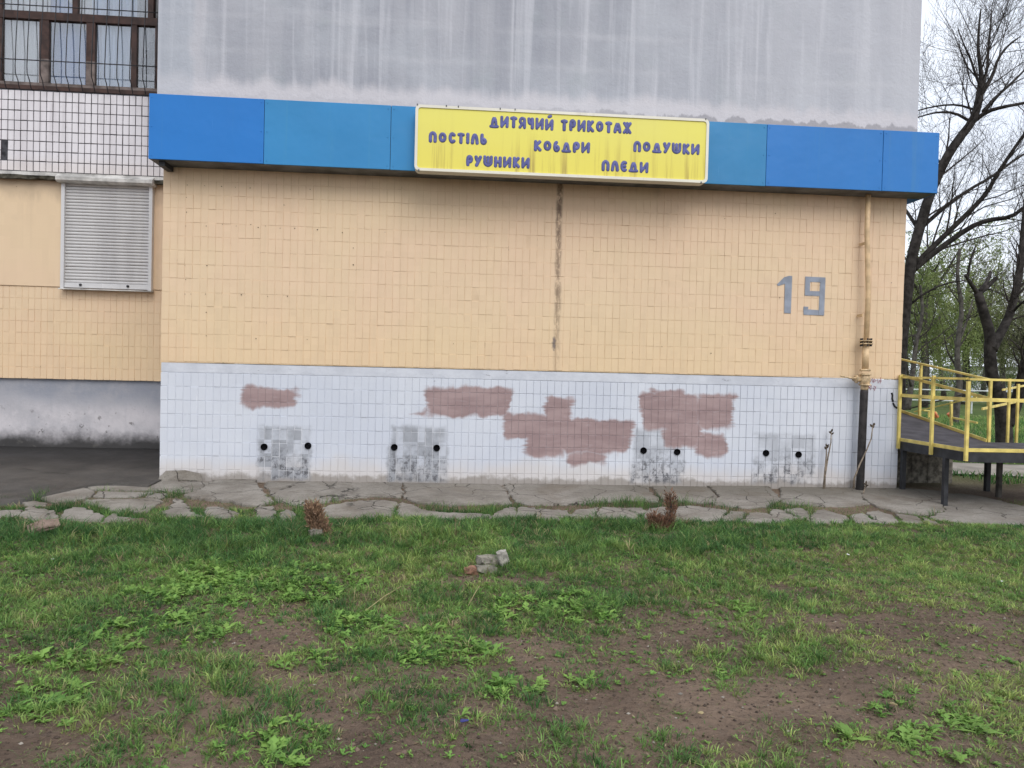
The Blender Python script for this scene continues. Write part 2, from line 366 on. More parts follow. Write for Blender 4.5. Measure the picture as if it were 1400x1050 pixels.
def sign_yellow():
    g = NT('sun bleached sign sheet'); x, y, z = g.xyz(); P = g.pos()
    c = g.mix(g.ss(g.noise(1.1, 3), .3, .7), (.755,.70,.13), (.725,.675,.155))
    c = g.mix(g.ss(z, 3.9, 3.3, 0, .6), c, (.76,.65,.085))
    st = g.mth('MULTIPLY', g.ss(g.noise(1, 5, .7, g.scl(P, (11, 1, .35))), .46, .70), g.ss(z, 3.75, 3.32, .05, .85))
    c = g.mix(st, c, (.36,.25,.06)); g.bump(g.noise(2.5, 2), .1, .02); return g.done(c, .42, .4)
M['sign_yellow'] = sign_yellow()
M['sign_frame'] = streaky('cream sign frame', (.74,.72,.62), (.42,.38,.30), .5, .4)
M['sign_letter'] = simple('indigo lettering', (.085,.095,.285), .45, .4, var=.25, scale=20, bump=0)
M['grey_paint'] = simple('blue grey stencil paint', (.255,.285,.345), .7, .3, var=.16, scale=7, bump=.2)
M['gas_cream'] = simple('cream painted steel', (.60,.43,.25), .5, .4, var=.18, scale=9, bump=.15)
M['rust_cream'] = simple('cream painted iron fitting', (.50,.37,.22), .55, .4, var=.4, scale=25, bump=.4)
M['bitumen'] = simple('bituminised pipe wrap', (.022,.019,.019), .6, .4, var=.6, scale=12, bump=.7, bscale=40)
M['red_mark'] = simple('red marker', (.38,.04,.07), .7, .3, bump=0)
M['black_mark'] = simple('black paint drip', (.02,.02,.022), .7, .3, bump=0)
def shutter_mat():
    g = NT('grey lacquered shutter slat'); P = g.pos(); c = g.mix(g.ss(g.noise(1, 4, .6, g.scl(P, (5, 1, .6))), .35, .7), (.565,.56,.56), (.48,.475,.48))
    c = g.mix(g.ss(g.noise(22, 4, .7), .6, .75, 0, .35), c, (.27,.26,.25)); return g.done(c, .45, .4)
M['slat'] = shutter_mat()
M['shutter_frame'] = streaky('white aluminium', (.60,.60,.61), (.38,.38,.39), .4, .4)
M['brown_wood'] = simple('brown oil painted wood', (.052,.026,.020), .55, .35, var=.4, scale=10, bump=.3)
M['bare_wood'] = simple('weathered bare wood', (.17,.14,.13), .85, .2, var=.4, scale=9, bump=.4)
M['bar_steel'] = simple('dark steel bar', (.018,.018,.022), .5, .4, var=.3, bump=0)
def curtain(name, col, tr=.08):
    g = NT(name); c = g.mix(g.ss(g.noise(1, 3, .5, g.scl(g.pos(), (14, 14, .8))), .35, .65), col, tuple(v*.86 for v in col))
    m_ = g.done(c, .9, .1); t = g.n('BsdfTranslucent'); g.set(t.inputs[0], c); mxs = g.n('MixShader'); mxs.inputs[0].default_value = tr
    g.t.links.new(g.b.outputs[0], mxs.inputs[1]); g.t.links.new(t.outputs[0], mxs.inputs[2]); g.t.links.new(mxs.outputs[0], g.out.inputs[0]); return m_
M['curtain_white'] = curtain('white tulle', (.88,.88,.88)); M['curtain_blue'] = curtain('bluish net', (.70,.80,.95)); M['curtain_grey'] = curtain('grey striped drape', (.34,.35,.36), .1)
M['blind_blue'] = curtain('blue roller blind', (.36,.47,.74), .02)
def glass():
    g = NT('window glass'); t = g.n('BsdfTransparent'); t.inputs[0].default_value = (.93,.95,.97,1); gl = g.n('BsdfGlossy'); gl.inputs['Roughness'].default_value = .03
    fr = g.n('Fresnel'); fr.inputs[0].default_value = 1.5; mxs = g.n('MixShader'); g.t.links.new(g.mth('MULTIPLY_ADD', fr.outputs[0], 1.0, .13), mxs.inputs[0])
    g.t.links.new(t.outputs[0], mxs.inputs[1]); g.t.links.new(gl.outputs[0], mxs.inputs[2]); g.t.links.new(mxs.outputs[0], g.out.inputs[0]); g.t.nodes.remove(g.b); return g.m
M['glass'] = glass()

def slab_mat():
    g = NT('cracked weathered concrete'); P = g.pos()
    oi = g.n('ObjectInfo').outputs['Random']
    c = g.mix(g.ss(g.noise(2.4, 5, .65), .3, .7), (.175,.155,.132), (.32,.295,.262))
    c = g.mix(g.mth('MULTIPLY', oi, .35), c, (.31,.29,.265))
    c = g.mix(g.ss(g.noise(48, 5, .8), .52, .66, 0, .7), c, (.12,.105,.09))
    c = g.mix(g.ss(g.noise(7, 6, .75, g.scl(P, (.6, 1.3, 1))), .54, .70, 0, .65), c, (.13,.115,.09)); c = g.mix(g.ss(g.noise(26, 4, .7), .62, .70, 0, .6), c, (.42,.40,.37))
    cr_ = g.voro(2.6, g.mix(.1, P, g.noise(5, 4, .6, col=True)), 'DISTANCE_TO_EDGE')
    c = g.mix(g.mth('MULTIPLY', g.ss(cr_, .016, .004), g.ss(g.noise(1.7, 2), .42, .54)), c, (.05,.045,.04))
    x, y, z = g.xyz(); c = g.mix(g.mth('MULTIPLY', g.ss(x, .6, 2.6, .1, .65), g.ss(g.mth('ADD', y, g.mth('MULTIPLY', g.noise(2, 4), .5)), -.5, .1)), c, (.14,.125,.10))
    c = g.mix(g.ss(g.noise(1.3, 5, .65), .5, .68, 0, .5), c, (.15,.12,.09)); g.bump(g.mth('ADD', g.noise(14, 7, .72), g.mth('MULTIPLY', g.noise(120, 2), .3)), .9, .02); return g.done(c, .92, .2)
M['slab'] = slab_mat()
def damp_asphalt():
    g = NT('damp dark concrete'); P = g.pos(); x, y, z = g.xyz()
    c = g.mix(g.ss(g.noise(1.6, 5, .65), .3, .7), (.045,.042,.039), (.085,.078,.072))
    c = g.mix(g.ss(g.noise(40, 4, .7), .55, .7, 0, .5), c, (.17,.16,.145))
    cr_ = g.voro(.7, g.mix(.12, P, g.noise(2.5, 4, .6, col=True)), 'DISTANCE_TO_EDGE'); c = g.mix(g.mth('MULTIPLY', g.ss(cr_, .012, .002), g.ss(g.noise(1.1, 3), .5, .6)), c, (.02,.02,.018))
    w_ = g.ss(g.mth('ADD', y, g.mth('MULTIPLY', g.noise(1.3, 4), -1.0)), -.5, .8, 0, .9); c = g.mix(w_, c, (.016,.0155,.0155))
    g.bump(g.noise(50, 5, .7), .5, .008); return g.done(c, g.ss(g.noise(2, 3), .3, .7, .55, .85), .35)
M['damp_asphalt'] = damp_asphalt()
def soil():
    g = NT('trodden soil and turf'); P = g.pos(); x, y, z = g.xyz()
    c = g.mix(g.ss(g.noise(1.7, 5, .65), .3, .7), (.185,.130,.097), (.30,.218,.162))
    c = g.mix(g.ss(g.noise(.6, 4, .6), .45, .65, 0, .6), c, (.115,.083,.066))
    c = g.mix(g.ss(g.noise(9, 6, .75), .5, .72, 0, .65), c, (.225,.175,.14))
    c = g.mix(g.ss(g.noise(70, 3, .75, g.scl(P, (1, 1, 1))), .60, .68, 0, .7), c, (.33,.265,.19))
    c = g.mix(g.ss(g.noise(38, 4, .7), .56, .68, 0, .7), c, (.045,.036,.03))
    c = g.mix(g.ss(y, -.5, 2.2), c, g.mix(g.ss(g.noise(.5, 5, .65), .35, .65), (.075,.12,.03), (.115,.15,.05)))   # park lawn beyond
    g.bump(g.mth('ADD', g.noise(16, 8, .78), g.mth('MULTIPLY', g.voro(22), .7)), 1.0, .05); return g.done(c, .95, .15)
M['soil'] = soil()
def tinted(name, tr=.4, rough=.55, gain=1.0):
    g = NT(name); a = g.n('VertexColor', layer_name='tint') if hasattr(bpy.types, 'ShaderNodeVertexColor') else g.n('Attribute', attribute_name='tint')
    c = a.outputs['Color']; m_ = g.done(c, rough, .25); t = g.n('BsdfTranslucent'); g.set(t.inputs[0], c); mxs = g.n('MixShader'); mxs.inputs[0].default_value = tr
    g.t.links.new(g.b.outputs[0], mxs.inputs[1]); g.t.links.new(t.outputs[0], mxs.inputs[2]); g.t.links.new(mxs.outputs[0], g.out.inputs[0]); return m_
M['grass'] = tinted('grass blades', .35); M['leaf'] = tinted('spring leaves', .4)
M['bark'] = simple('dark furrowed bark', (.040,.036,.034), .95, .1, var=.5, scale=9, bump=1.0, bscale=22)
M['bark_grey'] = simple('grey bark', (.085,.078,.07), .95, .1, var=.4, scale=9, bump=.8, bscale=25)  # lighter trunk tone, haze of the background trees painted in
M['twig'] = simple('bare twig', (.052,.045,.042), .9, .1, var=.4, bump=0)
M['dead'] = tinted('dead russet foliage', .15, .8)
M['shoot'] = simple('grey brown shoot bark', (.21,.17,.13), .8, .2, var=.4, scale=30)
M['bud'] = simple('unopened bud', (.07,.055,.04), .8, .2, var=.4)
M['ramp_yellow'] = simple('yellow oil painted steel', (.68,.545,.16), .5, .4, var=.25, scale=7, bump=.15)
M['ramp_dark'] = simple('dark painted steel', (.028,.029,.033), .55, .35, var=.4, scale=9, bump=.2)
M['ramp_deck'] = simple('dark ribbed rubber deck', (.058,.053,.060), .85, .25, var=.35, scale=5, bump=.5, bscale=50)
M['stone_pale'] = simple('pale broken concrete', (.40,.375,.34), .95, .2, var=.4, scale=24, bump=1.0, bscale=50)
M['stone_grey'] = simple('dirty broken concrete', (.20,.185,.155), .95, .2, var=.5, scale=18, bump=1.0, bscale=45)
M['brick_red'] = simple('broken red brick', (.27,.15,.105), .95, .15, var=.5, scale=18, bump=.9, bscale=50)
M['stone_brown'] = simple('flat brown stone', (.21,.155,.125), .9, .2, var=.3, scale=14, bump=.6)
M['paper'] = simple('white litter', (.78,.78,.76), .7, .3, var=.1); M['blue_plastic'] = simple('blue plastic', (.03,.035,.16), .5, .4, bump=0)
M['straw'] = simple('dry straw', (.36,.29,.16), .8, .2, var=.3, bump=0)
M['path'] = simple('pale worn path', (.27,.245,.215), .95, .15, var=.25, scale=2, bump=.4)
M['fence_pale'] = simple('pale fence paint', (.52,.55,.55), .6, .3, var=.2); M['far_wall'] = simple('far whitewashed wall', (.55,.56,.58), .9, .2, var=.2, scale=1)
M['orange'] = simple('orange enamel', (.50,.14,.05), .5, .4, var=.2)

# ------------------------------------------------------------------ ground
def vnoise(x, y, s, seed=0):                       # smooth value noise
    r = np.random.default_rng(seed); T = r.random((64, 64)); u = x*s; v = y*s
    i = np.floor(u).astype(int); j = np.floor(v).astype(int); fx = u-i; fy = v-j; fx = fx*fx*(3-2*fx); fy = fy*fy*(3-2*fy)
    a = T[i % 64, j % 64]; b = T[(i+1) % 64, j % 64]; c = T[i % 64, (j+1) % 64]; d = T[(i+1) % 64, (j+1) % 64]
    return (a*(1-fx)+b*fx)*(1-fy)+(c*(1-fx)+d*fx)*fy
def fbm(x, y, s, seed=0, o=4): return sum(vnoise(x+7.3*k, y-3.1*k, s*2**k, seed+k)*.5**k for k in range(o))/sum(.5**k for k in range(o))
def sstep(x, a, b):
    t = np.clip((x-a)/(b-a), 0, 1); return t*t*(3-2*t)
def gz(x, y):
    x = np.asarray(x, float); y = np.asarray(y, float)
    near = np.minimum(y, 0)*SLOPE
    z = np.maximum(near, -.9) - .022*sstep(y, -1.75, -1.45)
    lump = (fbm(x, y, 1.3, 3)-.5)*.09+(fbm(x, y, 5, 11, 3)-.5)*.035
    z = z + lump*sstep(y, -1.3, -2.0) + .03*sstep(y, -1.55, -2.4)
    return z
def axis(lo, hi, st, far, n):
    g = (np.linspace(0, 1, n)[1:]**3)*far
    return np.concatenate([lo-g[::-1], np.arange(lo, hi, st), hi+g])
gx_, gy_ = axis(-6, 8, .055, 500, 22), axis(-8.6, 2, .055, 500, 22)
X, Y = np.meshgrid(gx_, gy_, indexing='ij'); nx, ny = X.shape
V = np.stack([X, Y, gz(X, Y)], -1).reshape(-1, 3)
I = (np.arange(nx-1)[:, None]*ny+np.arange(ny-1)[None]).ravel()
tag(link('ground', npmesh('ground', V, np.stack([I, I+ny, I+ny+1, I+1], 1), mat=M['soil'], smooth=True)), 'trodden brown soil of the lawn and park', kind='structure')

# damp pavement in front of the set-back wall
mb = MB(); NXp, NYp = 70, 16
for i in range(NXp+1):
    for j in range(NYp+1):
        x = -9+5.95*i/NXp; t = j/NYp; yf = -.50-.78*min(1, max(0, (-3.62-x)/.28)) + .04*math.sin(x*7)
        y = yf+(YR+.08-yf)*t; mb.v.append((x, y, (-.07 if j == 0 else .010)+SLOPE*min(yf, 0)*(1-t)*1.0+.10*t**1.2))
mb.n = len(mb.v); mb.f = [(i*(NYp+1)+j, (i+1)*(NYp+1)+j, (i+1)*(NYp+1)+j+1, i*(NYp+1)+j+1) for i in range(NXp) for j in range(NYp)]
tag(mb.build('side_pavement', M['damp_asphalt'], smooth=True), 'damp dark concrete in the corner by the shutter', kind='structure')

# broken concrete apron, slab by slab (outlines in photo pixels laid on the ground)
def c4(off, pts): return [(off+x/4, 640+y/4) for x, y in pts]
S = []
S += [c4(0, p) for p in ([(-90,235),(-4,228),(126,224),(100,258),(40,292),(-80,300)], [(155,205),(300,235),(318,258),(305,300),(200,312),(70,305),(108,262)],
 [(395,215),(470,222),(568,262),(555,285),(512,338),(430,332),(370,304),(330,270),(345,235)], [(602,252),(680,272),(815,282),(820,318),(700,338),(560,342),(525,335)],
 [(960,160),(1000,175),(1040,230),(1110,262),(1115,292),(1000,300),(890,292),(880,250),(930,215)], [(1130,205),(1210,205),(1310,240),(1300,268),(1230,298),(1150,288),(1120,240)],
 [(320,95),(400,92),(518,120),(497,150),(410,172),(280,182),(225,165)], [(410,82),(600,76),(850,58),(1000,60),(1150,68),(1090,118),(1000,128),(880,120),(640,116),(500,108)],
 [(537,124),(620,126),(850,128),(762,149),(580,154),(512,148)], [(470,165),(560,168),(860,165),(885,177),(838,205),(716,235),(640,235),(540,205),(450,180)],
 [(845,212),(824,232),(790,252),(728,240)], [(795,152),(860,136),(920,140),(900,156),(820,162)], [(122,184),(190,176),(260,188),(250,200),(150,198)],
 [(1165,72),(1398,52),(1405,90),(1440,140),(1495,180),(1430,200),(1330,196),(1240,178),(1120,165),(1010,150),(1100,122)])]
S += [c4(350, p) for p in ([(52,56),(400,60),(785,68),(805,125),(790,152),(620,148),(480,160),(360,182),(220,198),(110,172),(78,130),(56,95)],
 [(796,68),(1330,74),(1385,160),(1395,188),(1200,193),(1060,198),(900,186),(812,155),(817,120)], [(0,215),(90,205),(108,230),(98,300),(50,295),(0,262)],
 [(150,220),(210,235),(222,300),(122,312),(130,260)], [(330,218),(430,194),(560,176),(700,172),(776,182),(752,225),(738,280),(400,300),(360,260)],
 [(792,186),(870,206),(930,228),(1000,236),(930,270),(772,282),(767,232)], [(952,238),(1200,244),(1285,250),(1250,282),(1000,284)], [(1312,248),(1385,212),(1425,217),(1432,275),(1275,282)])]
S += [c4(700, p) for p in ([(-58,72),(300,78),(745,86),(757,135),(797,160),(788,178),(600,172),(430,182),(300,194),(100,192),(30,180)],
 [(758,86),(1060,92),(1120,150),(1100,190),(950,175),(832,172),(795,140)], [(1070,92),(1400,98),(1462,170),(1400,204),(1280,212),(1110,192),(1130,150)],
 [(47,212),(130,217),(113,268),(40,270),(32,235)], [(137,222),(300,230),(328,262),(240,284),(120,280)], [(342,228),(478,213),(448,246),(468,286),(335,284)],
 [(492,215),(562,216),(688,247),(680,282),(480,290),(462,250)], [(578,212),(716,214),(738,237),(700,244)], [(752,218),(897,211),(917,270),(898,296),(722,290),(712,252)],
 [(907,211),(1000,208),(1178,232),(1118,296),(922,296)], [(1192,233),(1282,240),(1228,298),(1133,298)], [(1297,241),(1396,243),(1472,290),(1380,306),(1243,301)])]
S += [c4(1050, p) for p in ([(68,96),(300,100),(505,104),(512,168),(556,190),(440,204),(340,203),(120,193),(72,180)], [(518,106),(720,108),(950,128),(955,228),(858,252),(680,228),(600,204),(560,186),(524,160)],
 [(962,130),(1120,140),(1400,205),(1700,240),(1700,310),(1400,318),(1340,324),(1150,322),(1000,286),(884,262),(968,235)], [(92,226),(180,217),(228,242),(224,284),(168,268)],
 [(242,242),(300,223),(418,257),(446,272),(380,304),(237,306)], [(462,252),(520,244),(596,302),(500,312),(454,282)], [(534,242),(600,229),(678,257),(736,304),(622,312)],
 [(694,243),(808,257),(866,322),(772,320)], [(844,263),(900,283),(1006,328),(900,334)], [(1004,304),(1116,332),(980,346),(924,334)], [(20,222),(82,228),(160,272),(60,300),(14,292)])]
apron = empty('concrete_apron', 'band of broken concrete slabs along the foot of the wall', kind='structure')
SLABW = []
def rough_poly(P, step=.04, amp=.013):
    out_ = []; n = len(P)
    for i in range(n):
        a, b = P[i], P[(i+1) % n]; d = b-a; L = np.linalg.norm(d); k = max(1, int(L/step)); nrm = np.array([d[1], -d[0]])/max(L, 1e-6)
        for j in range(k): out_.append(a+d*(j/k)+nrm*(rng.normal()*amp if j else rng.normal()*amp*.5))
    return np.array(out_)
for k, poly in enumerate(S):
    W = np.array([onG(*p)[:2] for p in poly]); c = W.mean(0)
    W = c+(W-c)*1.012; W = rough_poly(W); SLABW.append(W)
    tx, ty, lift = rng.normal()*.006, rng.normal()*.008, rng.normal()*.004
    def zt(q, e=0): return SLOPE*min(q[1], .3)+lift+tx*(q[0]-c[0])+ty*(q[1]-c[1])-e
    n = len(W); cin = c+(W-c)*(1-.012/max(.15, np.abs(W-c).max()))
    mb = MB(); vv = [(q[0], q[1], zt(q, .008+abs(rng.normal())*.003)) for q in W]+[(q[0], q[1], zt(q)) for q in cin]+[(q[0], q[1], zt(q, .11)) for q in W]
    fc = [(i, (i+1) % n, n+(i+1) % n, n+i) for i in range(n)]+[(2*n+i, 2*n+(i+1) % n, (i+1) % n, i) for i in range(n)]+[tuple(n+i for i in range(n))]
    ar = sum(W[i][0]*W[(i+1) % n][1]-W[(i+1) % n][0]*W[i][1] for i in range(n))
    if ar < 0: fc = [tuple(reversed(q)) for q in fc]
    mb.add(vv, fc); mb.build('slab', M['slab'], apron)

# park path on the far right
mb = MB(); pp = [(5.8,3.2),(6.6,2.1),(8.3,1.7),(14,1.3),(22,.6)]
for (x, y) in pp: mb.v += [(x, y-.75, .006), (x, y+.75, .006)]
mb.n = len(mb.v); mb.f = [(2*i, 2*i+2, 2*i+3, 2*i+1) for i in range(len(pp)-1)]
tag(mb.build('path', M['path']), 'pale worn path behind the ramp', kind='structure')

# ------------------------------------------------------------------ the apartment building
bld = empty('apartment_building', 'panel apartment block with ochre tiled end wall and pale tiled plinth', 'building')
def tile_mesh(name, mat, tw, th, d=.006):          # one glazed tile, pillowed edge, back open
    b = .0022; x, z = tw/2, th/2
    v = [(-x,0,-z),(x,0,-z),(x,0,z),(-x,0,z),(-x,-d*.6,-z),(x,-d*.6,-z),(x,-d*.6,z),(-x,-d*.6,z),(-x+b,-d,-z+b),(x-b,-d,-z+b),(x-b,-d,z-b),(-x+b,-d,z-b)]
    f = [(0,1,5,4),(1,2,6,5),(2,3,7,6),(3,0,4,7),(4,5,9,8),(5,6,10,9),(6,7,11,10),(7,4,8,11),(8,9,10,11)]
    mb = MB(); mb.add(v, f); return mb.mesh(name, mat)
def tile_field(name, cells, mat, parent, yface, tw, th, d=.006, jit=.0011):
    # many tiles in one mesh, each a little out of true
    b = .0022; x, z = tw/2, th/2
    base = np.array([(-x,0,-z),(x,0,-z),(x,0,z),(-x,0,z),(-x,-d*.6,-z),(x,-d*.6,-z),(x,-d*.6,z),(-x,-d*.6,z),(-x+b,-d,-z+b),(x-b,-d,-z+b),(x-b,-d,z-b),(-x+b,-d,z-b)])
    fq = np.array([(0,1,5,4),(1,2,6,5),(2,3,7,6),(3,0,4,7),(4,5,9,8),(5,6,10,9),(6,7,11,10),(7,4,8,11),(8,9,10,11)])
    C = np.array(cells); n = len(C); Vt = np.repeat(base[None], n, 0).copy()
    dx = rng.normal(size=n)*.0007; dz = rng.normal(size=n)*.0009; dy = rng.normal(size=n)*jit; tl = rng.normal(size=(n, 2))*.010
    Vt[:, :, 1] += (dy[:, None]+tl[:, :1]*Vt[:, :, 0]+tl[:, 1:]*Vt[:, :, 2])*(Vt[:, :, 1] < -1e-6)
    Vt[:, :, 0] += (C[:, 0]+dx)[:, None]; Vt[:, :, 2] += (C[:, 1]+dz)[:, None]; Vt[:, :, 1] += yface
    Q = (fq[None]+12*np.arange(n)[:, None, None]).reshape(-1, 4)
    o = link(name, npmesh(name, Vt.reshape(-1, 3), Q, mat=mat), parent); o['kind'] = 'stuff'; return o
# ochre wall
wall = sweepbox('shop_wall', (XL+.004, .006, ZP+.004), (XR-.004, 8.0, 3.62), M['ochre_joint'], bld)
ncol = int(round((XR-XL)/TW)); TWc = (XR-XL)/ncol
cells = []
for r in range(15):
    for c in range(ncol):
        zc = ZP+.012+(r+.5)*TH
        if zc+TH/2 > 3.6: continue
        cells.append((XL+(c+.5)*TWc, zc))
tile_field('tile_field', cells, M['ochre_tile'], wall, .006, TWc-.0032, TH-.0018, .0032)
# plinth
pl = sweepbox('plinth', (XL+.012, .014, -.35), (XR-.012, 8.02, ZP-.002), M['plinth_joint'], bld)
sb = sweepbox('cement_band', (XL+.006, .0088, ZP-.10), (XR-.006, .0138, ZP-.003), M['cement'], pl)
ptile = tile_mesh('tile', M['plinth_tile'], TWc-.0045, TH-.004, .0045)
vents = [(361,611),(421,609.5),(539,611.5),(597,612.5),(880,616),(926,618),(1047.5,619.5),(1092,621.5)]
vw = [onY(px, py)[[0, 2]] for px, py in vents]
cells = []; keep = []
for r in range(9):
    for c in range(ncol):
        q = (XL+(c+.5)*TWc, ZP-.105-(r+.5)*TH)
        if any(abs(q[0]-a) < TWc*.5 and abs(q[1]-b) < TH*.5 for a, b in vw): continue     # the bored tile is gone round the pipe
        cells.append(q)
cells.sort(key=lambda q: (q[0]-.25)**2/1.3+(q[1]-.6)**2*.2)
for q in cells[:300]:
    o = link('tile', ptile, pl); o.location = (q[0]+rng.normal()*.0007, .014+rng.normal()*.0008, q[1]+rng.normal()*.0008)
    o.rotation_euler = (rng.normal()*.008, rng.normal()*.004, rng.normal()*.010)
tile_field('tile_field', cells[300:], M['plinth_tile'], pl, .014, TWc-.0045, TH-.004, .0045)
vm_ = MB(); vm_.lathe([(.030,.0),(.036,-.0),(.036,-.012),(.029,-.013),(.027,-.002),(.0001,-.001)], 18, axis='Y'); vmesh = vm_.mesh('vent_hole', M['hole'], True)
for a, b in vw:
    o = link('vent_hole', vmesh, pl); o.location = (a, .0085, b)
    # mortar collar fills the rest of the missing tile
    cc = min(range(ncol), key=lambda c: abs(XL+(c+.5)*TWc-a)); rr = min(range(9), key=lambda r: abs(ZP-.105-(r+.5)*TH-b))
    xc, zc = XL+(cc+.5)*TWc, ZP-.105-(rr+.5)*TH
    sweepbox('vent_mortar', (xc-TWc*.46, .0102, zc-TH*.48), (xc+TWc*.46, .0139, zc+TH*.48), M['plinth_tile'], pl)
# broken render at the foot of the corner
mb = MB(); mb.add([(-3.09,-.05,-.06),(-2.62,-.05,-.06),(-2.66,-.012,.07),(-2.82,-.02,.105),(-3.02,-.012,.095),(-3.09,-.012,.02)], [(0,1,2),(0,2,3),(0,3,4),(0,4,5)]); mb.build('mortar_patch', M['slab'], pl)
# upper concrete panel, slightly proud
up_ = sweepbox('upper_wall', (-3.13, -.10, 3.6), (5.085, 8.1, 9.0), M['concrete'], bld)
# screw holes left by old boards
mb = MB()
for px, py in [(256,253),(280,254),(303,255),(322,256),(342,257),(424,259),(255,270),(255,290),(254,309),(282,309),(304,307),(323,309),(343,307),(353,311),(363,309),(383,312),(403,312),(434,314),(468,318),(483,339),(483,362),(253,363),(283,363),(254,382),(253,402),(261,402),(281,402),(330,403),(366,405),(393,405),(282,427),(282,459),(350,463),(420,464),(620,470),(905,474),(972,483),(1066,407),(991,299),(1060,292)]:
    p = onY(px, py); r_ = random.uniform(.003, .0065); mb.lathe([(r_, -.0022), (r_*.9, -.0035), (.0005, -.0028)], 8, (p[0], 0, p[2]), 'Y')
mb.build('screw_holes', M['hole'], wall)['kind'] = 'stuff'

# set-back wing on the left: plinth, ochre panel, balcony
XW0, XW1 = -10.0, XL+.06
zb = onY(110, 517, YR)[2]; zt_ = onY(110, 242, YR)[2]; zs = onY(110, 393.5, YR)[2]
sweepbox('side_plinth', (XW0, YR+.05, -.4), (XW1, YR+.6, zb+.05), M['damp_plinth'], bld)
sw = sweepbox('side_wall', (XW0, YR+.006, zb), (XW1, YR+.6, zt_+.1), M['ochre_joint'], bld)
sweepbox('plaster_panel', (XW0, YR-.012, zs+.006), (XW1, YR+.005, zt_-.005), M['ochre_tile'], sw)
cells = [(XW1-(c+.5)*TW, zs-.004-(r+.5)*TH) for r in range(8) for c in range(70) if zs-.004-(r+1)*TH > zb-.03]
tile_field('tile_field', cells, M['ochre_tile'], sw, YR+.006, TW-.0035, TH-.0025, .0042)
YB = YR-.07
z0b, z1b = onY(110, 238, YB)[2], onY(110, 126, YB)[2]
bal = sweepbox('balcony_parapet', (XW0, YB+.008, z0b), (XW1, YR+.5, z1b), M['dark_mortar'], bld)
btile = tile_mesh('tile', M['white_tile'], TW-.009, TH-.009, .008)
nr = 8; TB = (z1b-z0b-.02)/nr
btile = tile_mesh('tile', M['white_tile'], TW-.0085, TB-.009, .008)
gap = [(-1, 0)]
xg = onY(6, 213, YB)
for r in range(nr):
    for c in range(36):
        q = (XL-.02-(c+.5)*TW, z0b+.01+(r+.5)*TB)
        if abs(q[0]-xg[0]) < TW*.5 and (r in (1, 2)): continue             # tiles fallen off
        if (c, r) in ((10, 7), (8, 5)) and False: continue
        o = link('tile', btile, bal); o.location = (q[0]+rng.normal()*.0008, YB+.008, q[1]+rng.normal()*.0008); o.rotation_euler = (rng.normal()*.01, rng.normal()*.005, rng.normal()*.014)
cells = [(XL-.02-(c+.5)*TW, z0b+.01+(r+.5)*TB) for r in range(nr) for c in range(36, 88)]
tile_field('tile_field', cells, M['white_tile'], bal, YB+.008, TW-.0085, TB-.009, .008)
mb = MB(); mb.box((XW0, YB-.03, z0b-.045), (XW1, YR+.05, z0b-.002)); lg = mb.build('balcony_ledge', M['dirty_white'], bld)
mb = MB()
for i in range(60):
    x = XW0+(XW1-XW0)*i/59; mb.v += [(x, YB-.035-.012*random.random(), z0b-.04-.02*random.random()), (x, YB-.033, z0b-.072-.03*random.random()), (x, YR-.013, z0b-.085)]
mb.n = len(mb.v); mb.f = [(3*i+k, 3*i+3+k, 3*i+4+k, 3*i+1+k) for i in range(59) for k in (0, 1)]; mb.build('moss_edge', M['grime'], lg)

# glazed balcony window: frame, mullions, panes, dark room behind
YWn = YR+.02
def wx(px, py=70): return onY(px, py, YWn)[0]
def wz(px, py): return onY(px, py, YWn)[2]
win = empty('window'); win.parent = bld
zsill = wz(110, 122); ztr0, ztr1 = wz(110, 30.5), wz(110, 20); ztop = ztr1+1.0
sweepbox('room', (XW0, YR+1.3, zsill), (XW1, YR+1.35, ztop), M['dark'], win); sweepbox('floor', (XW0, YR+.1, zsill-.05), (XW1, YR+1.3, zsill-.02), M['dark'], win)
sweepbox('sill', (XW0, YWn-.07, zsill-.055), (XW1, YWn+.08, zsill-.004), M['brown_wood'], win)
sweepbox('lintel', (XW0, YWn-.02, ztop), (XW1, YWn+1.3, ztop+2.4), M['concrete'], win)
sweepbox('frame', (XW0, YWn-.025, ztr0), (XW1, YWn+.05, ztr1), M['brown_wood'], win)
sweepbox('frame', (XW0, YWn-.02, zsill-.002), (XW1, YWn+.05, wz(110, 116.5)), M['bare_wood'], win)
mull = [(-66,-56),(-6,3.5),(54.5,67.5),(118.5,130.5),(180,187.5),(212.5,222)]
for i, (a, b) in enumerate(mull):
    zl = wz(110, 116)
    if i in (2, 3): sweepbox('mullion', (wx(a), YWn-.018, zl), (wx(b), YWn+.045, zl+.30), M['bare_wood'], win); zl += .302
    sweepbox('mullion', (wx(a), YWn-.018, zl), (wx(b), YWn+.045, ztr0+.002), M['brown_wood'], win)
for a, b in ((-40,-34),(-6,3.5),(100,107),(203,210.5)): sweepbox('mullion', (wx(a, 10), YWn-.018, ztr1-.002), (wx(b, 10), YWn+.045, ztop), M['brown_wood'], win)
for i in range(len(mull)-1): sweepbox('pane', (wx(mull[i][1]), YWn+.012, zsill+.05), (wx(mull[i+1][0]), YWn+.016, ztr0), M['glass'], win)
for a, b in ((-34,-6),(3.5,100),(107,203)): sweepbox('pane', (wx(a, 10), YWn+.012, ztr1), (wx(b, 10), YWn+.016, ztop), M['glass'], win)
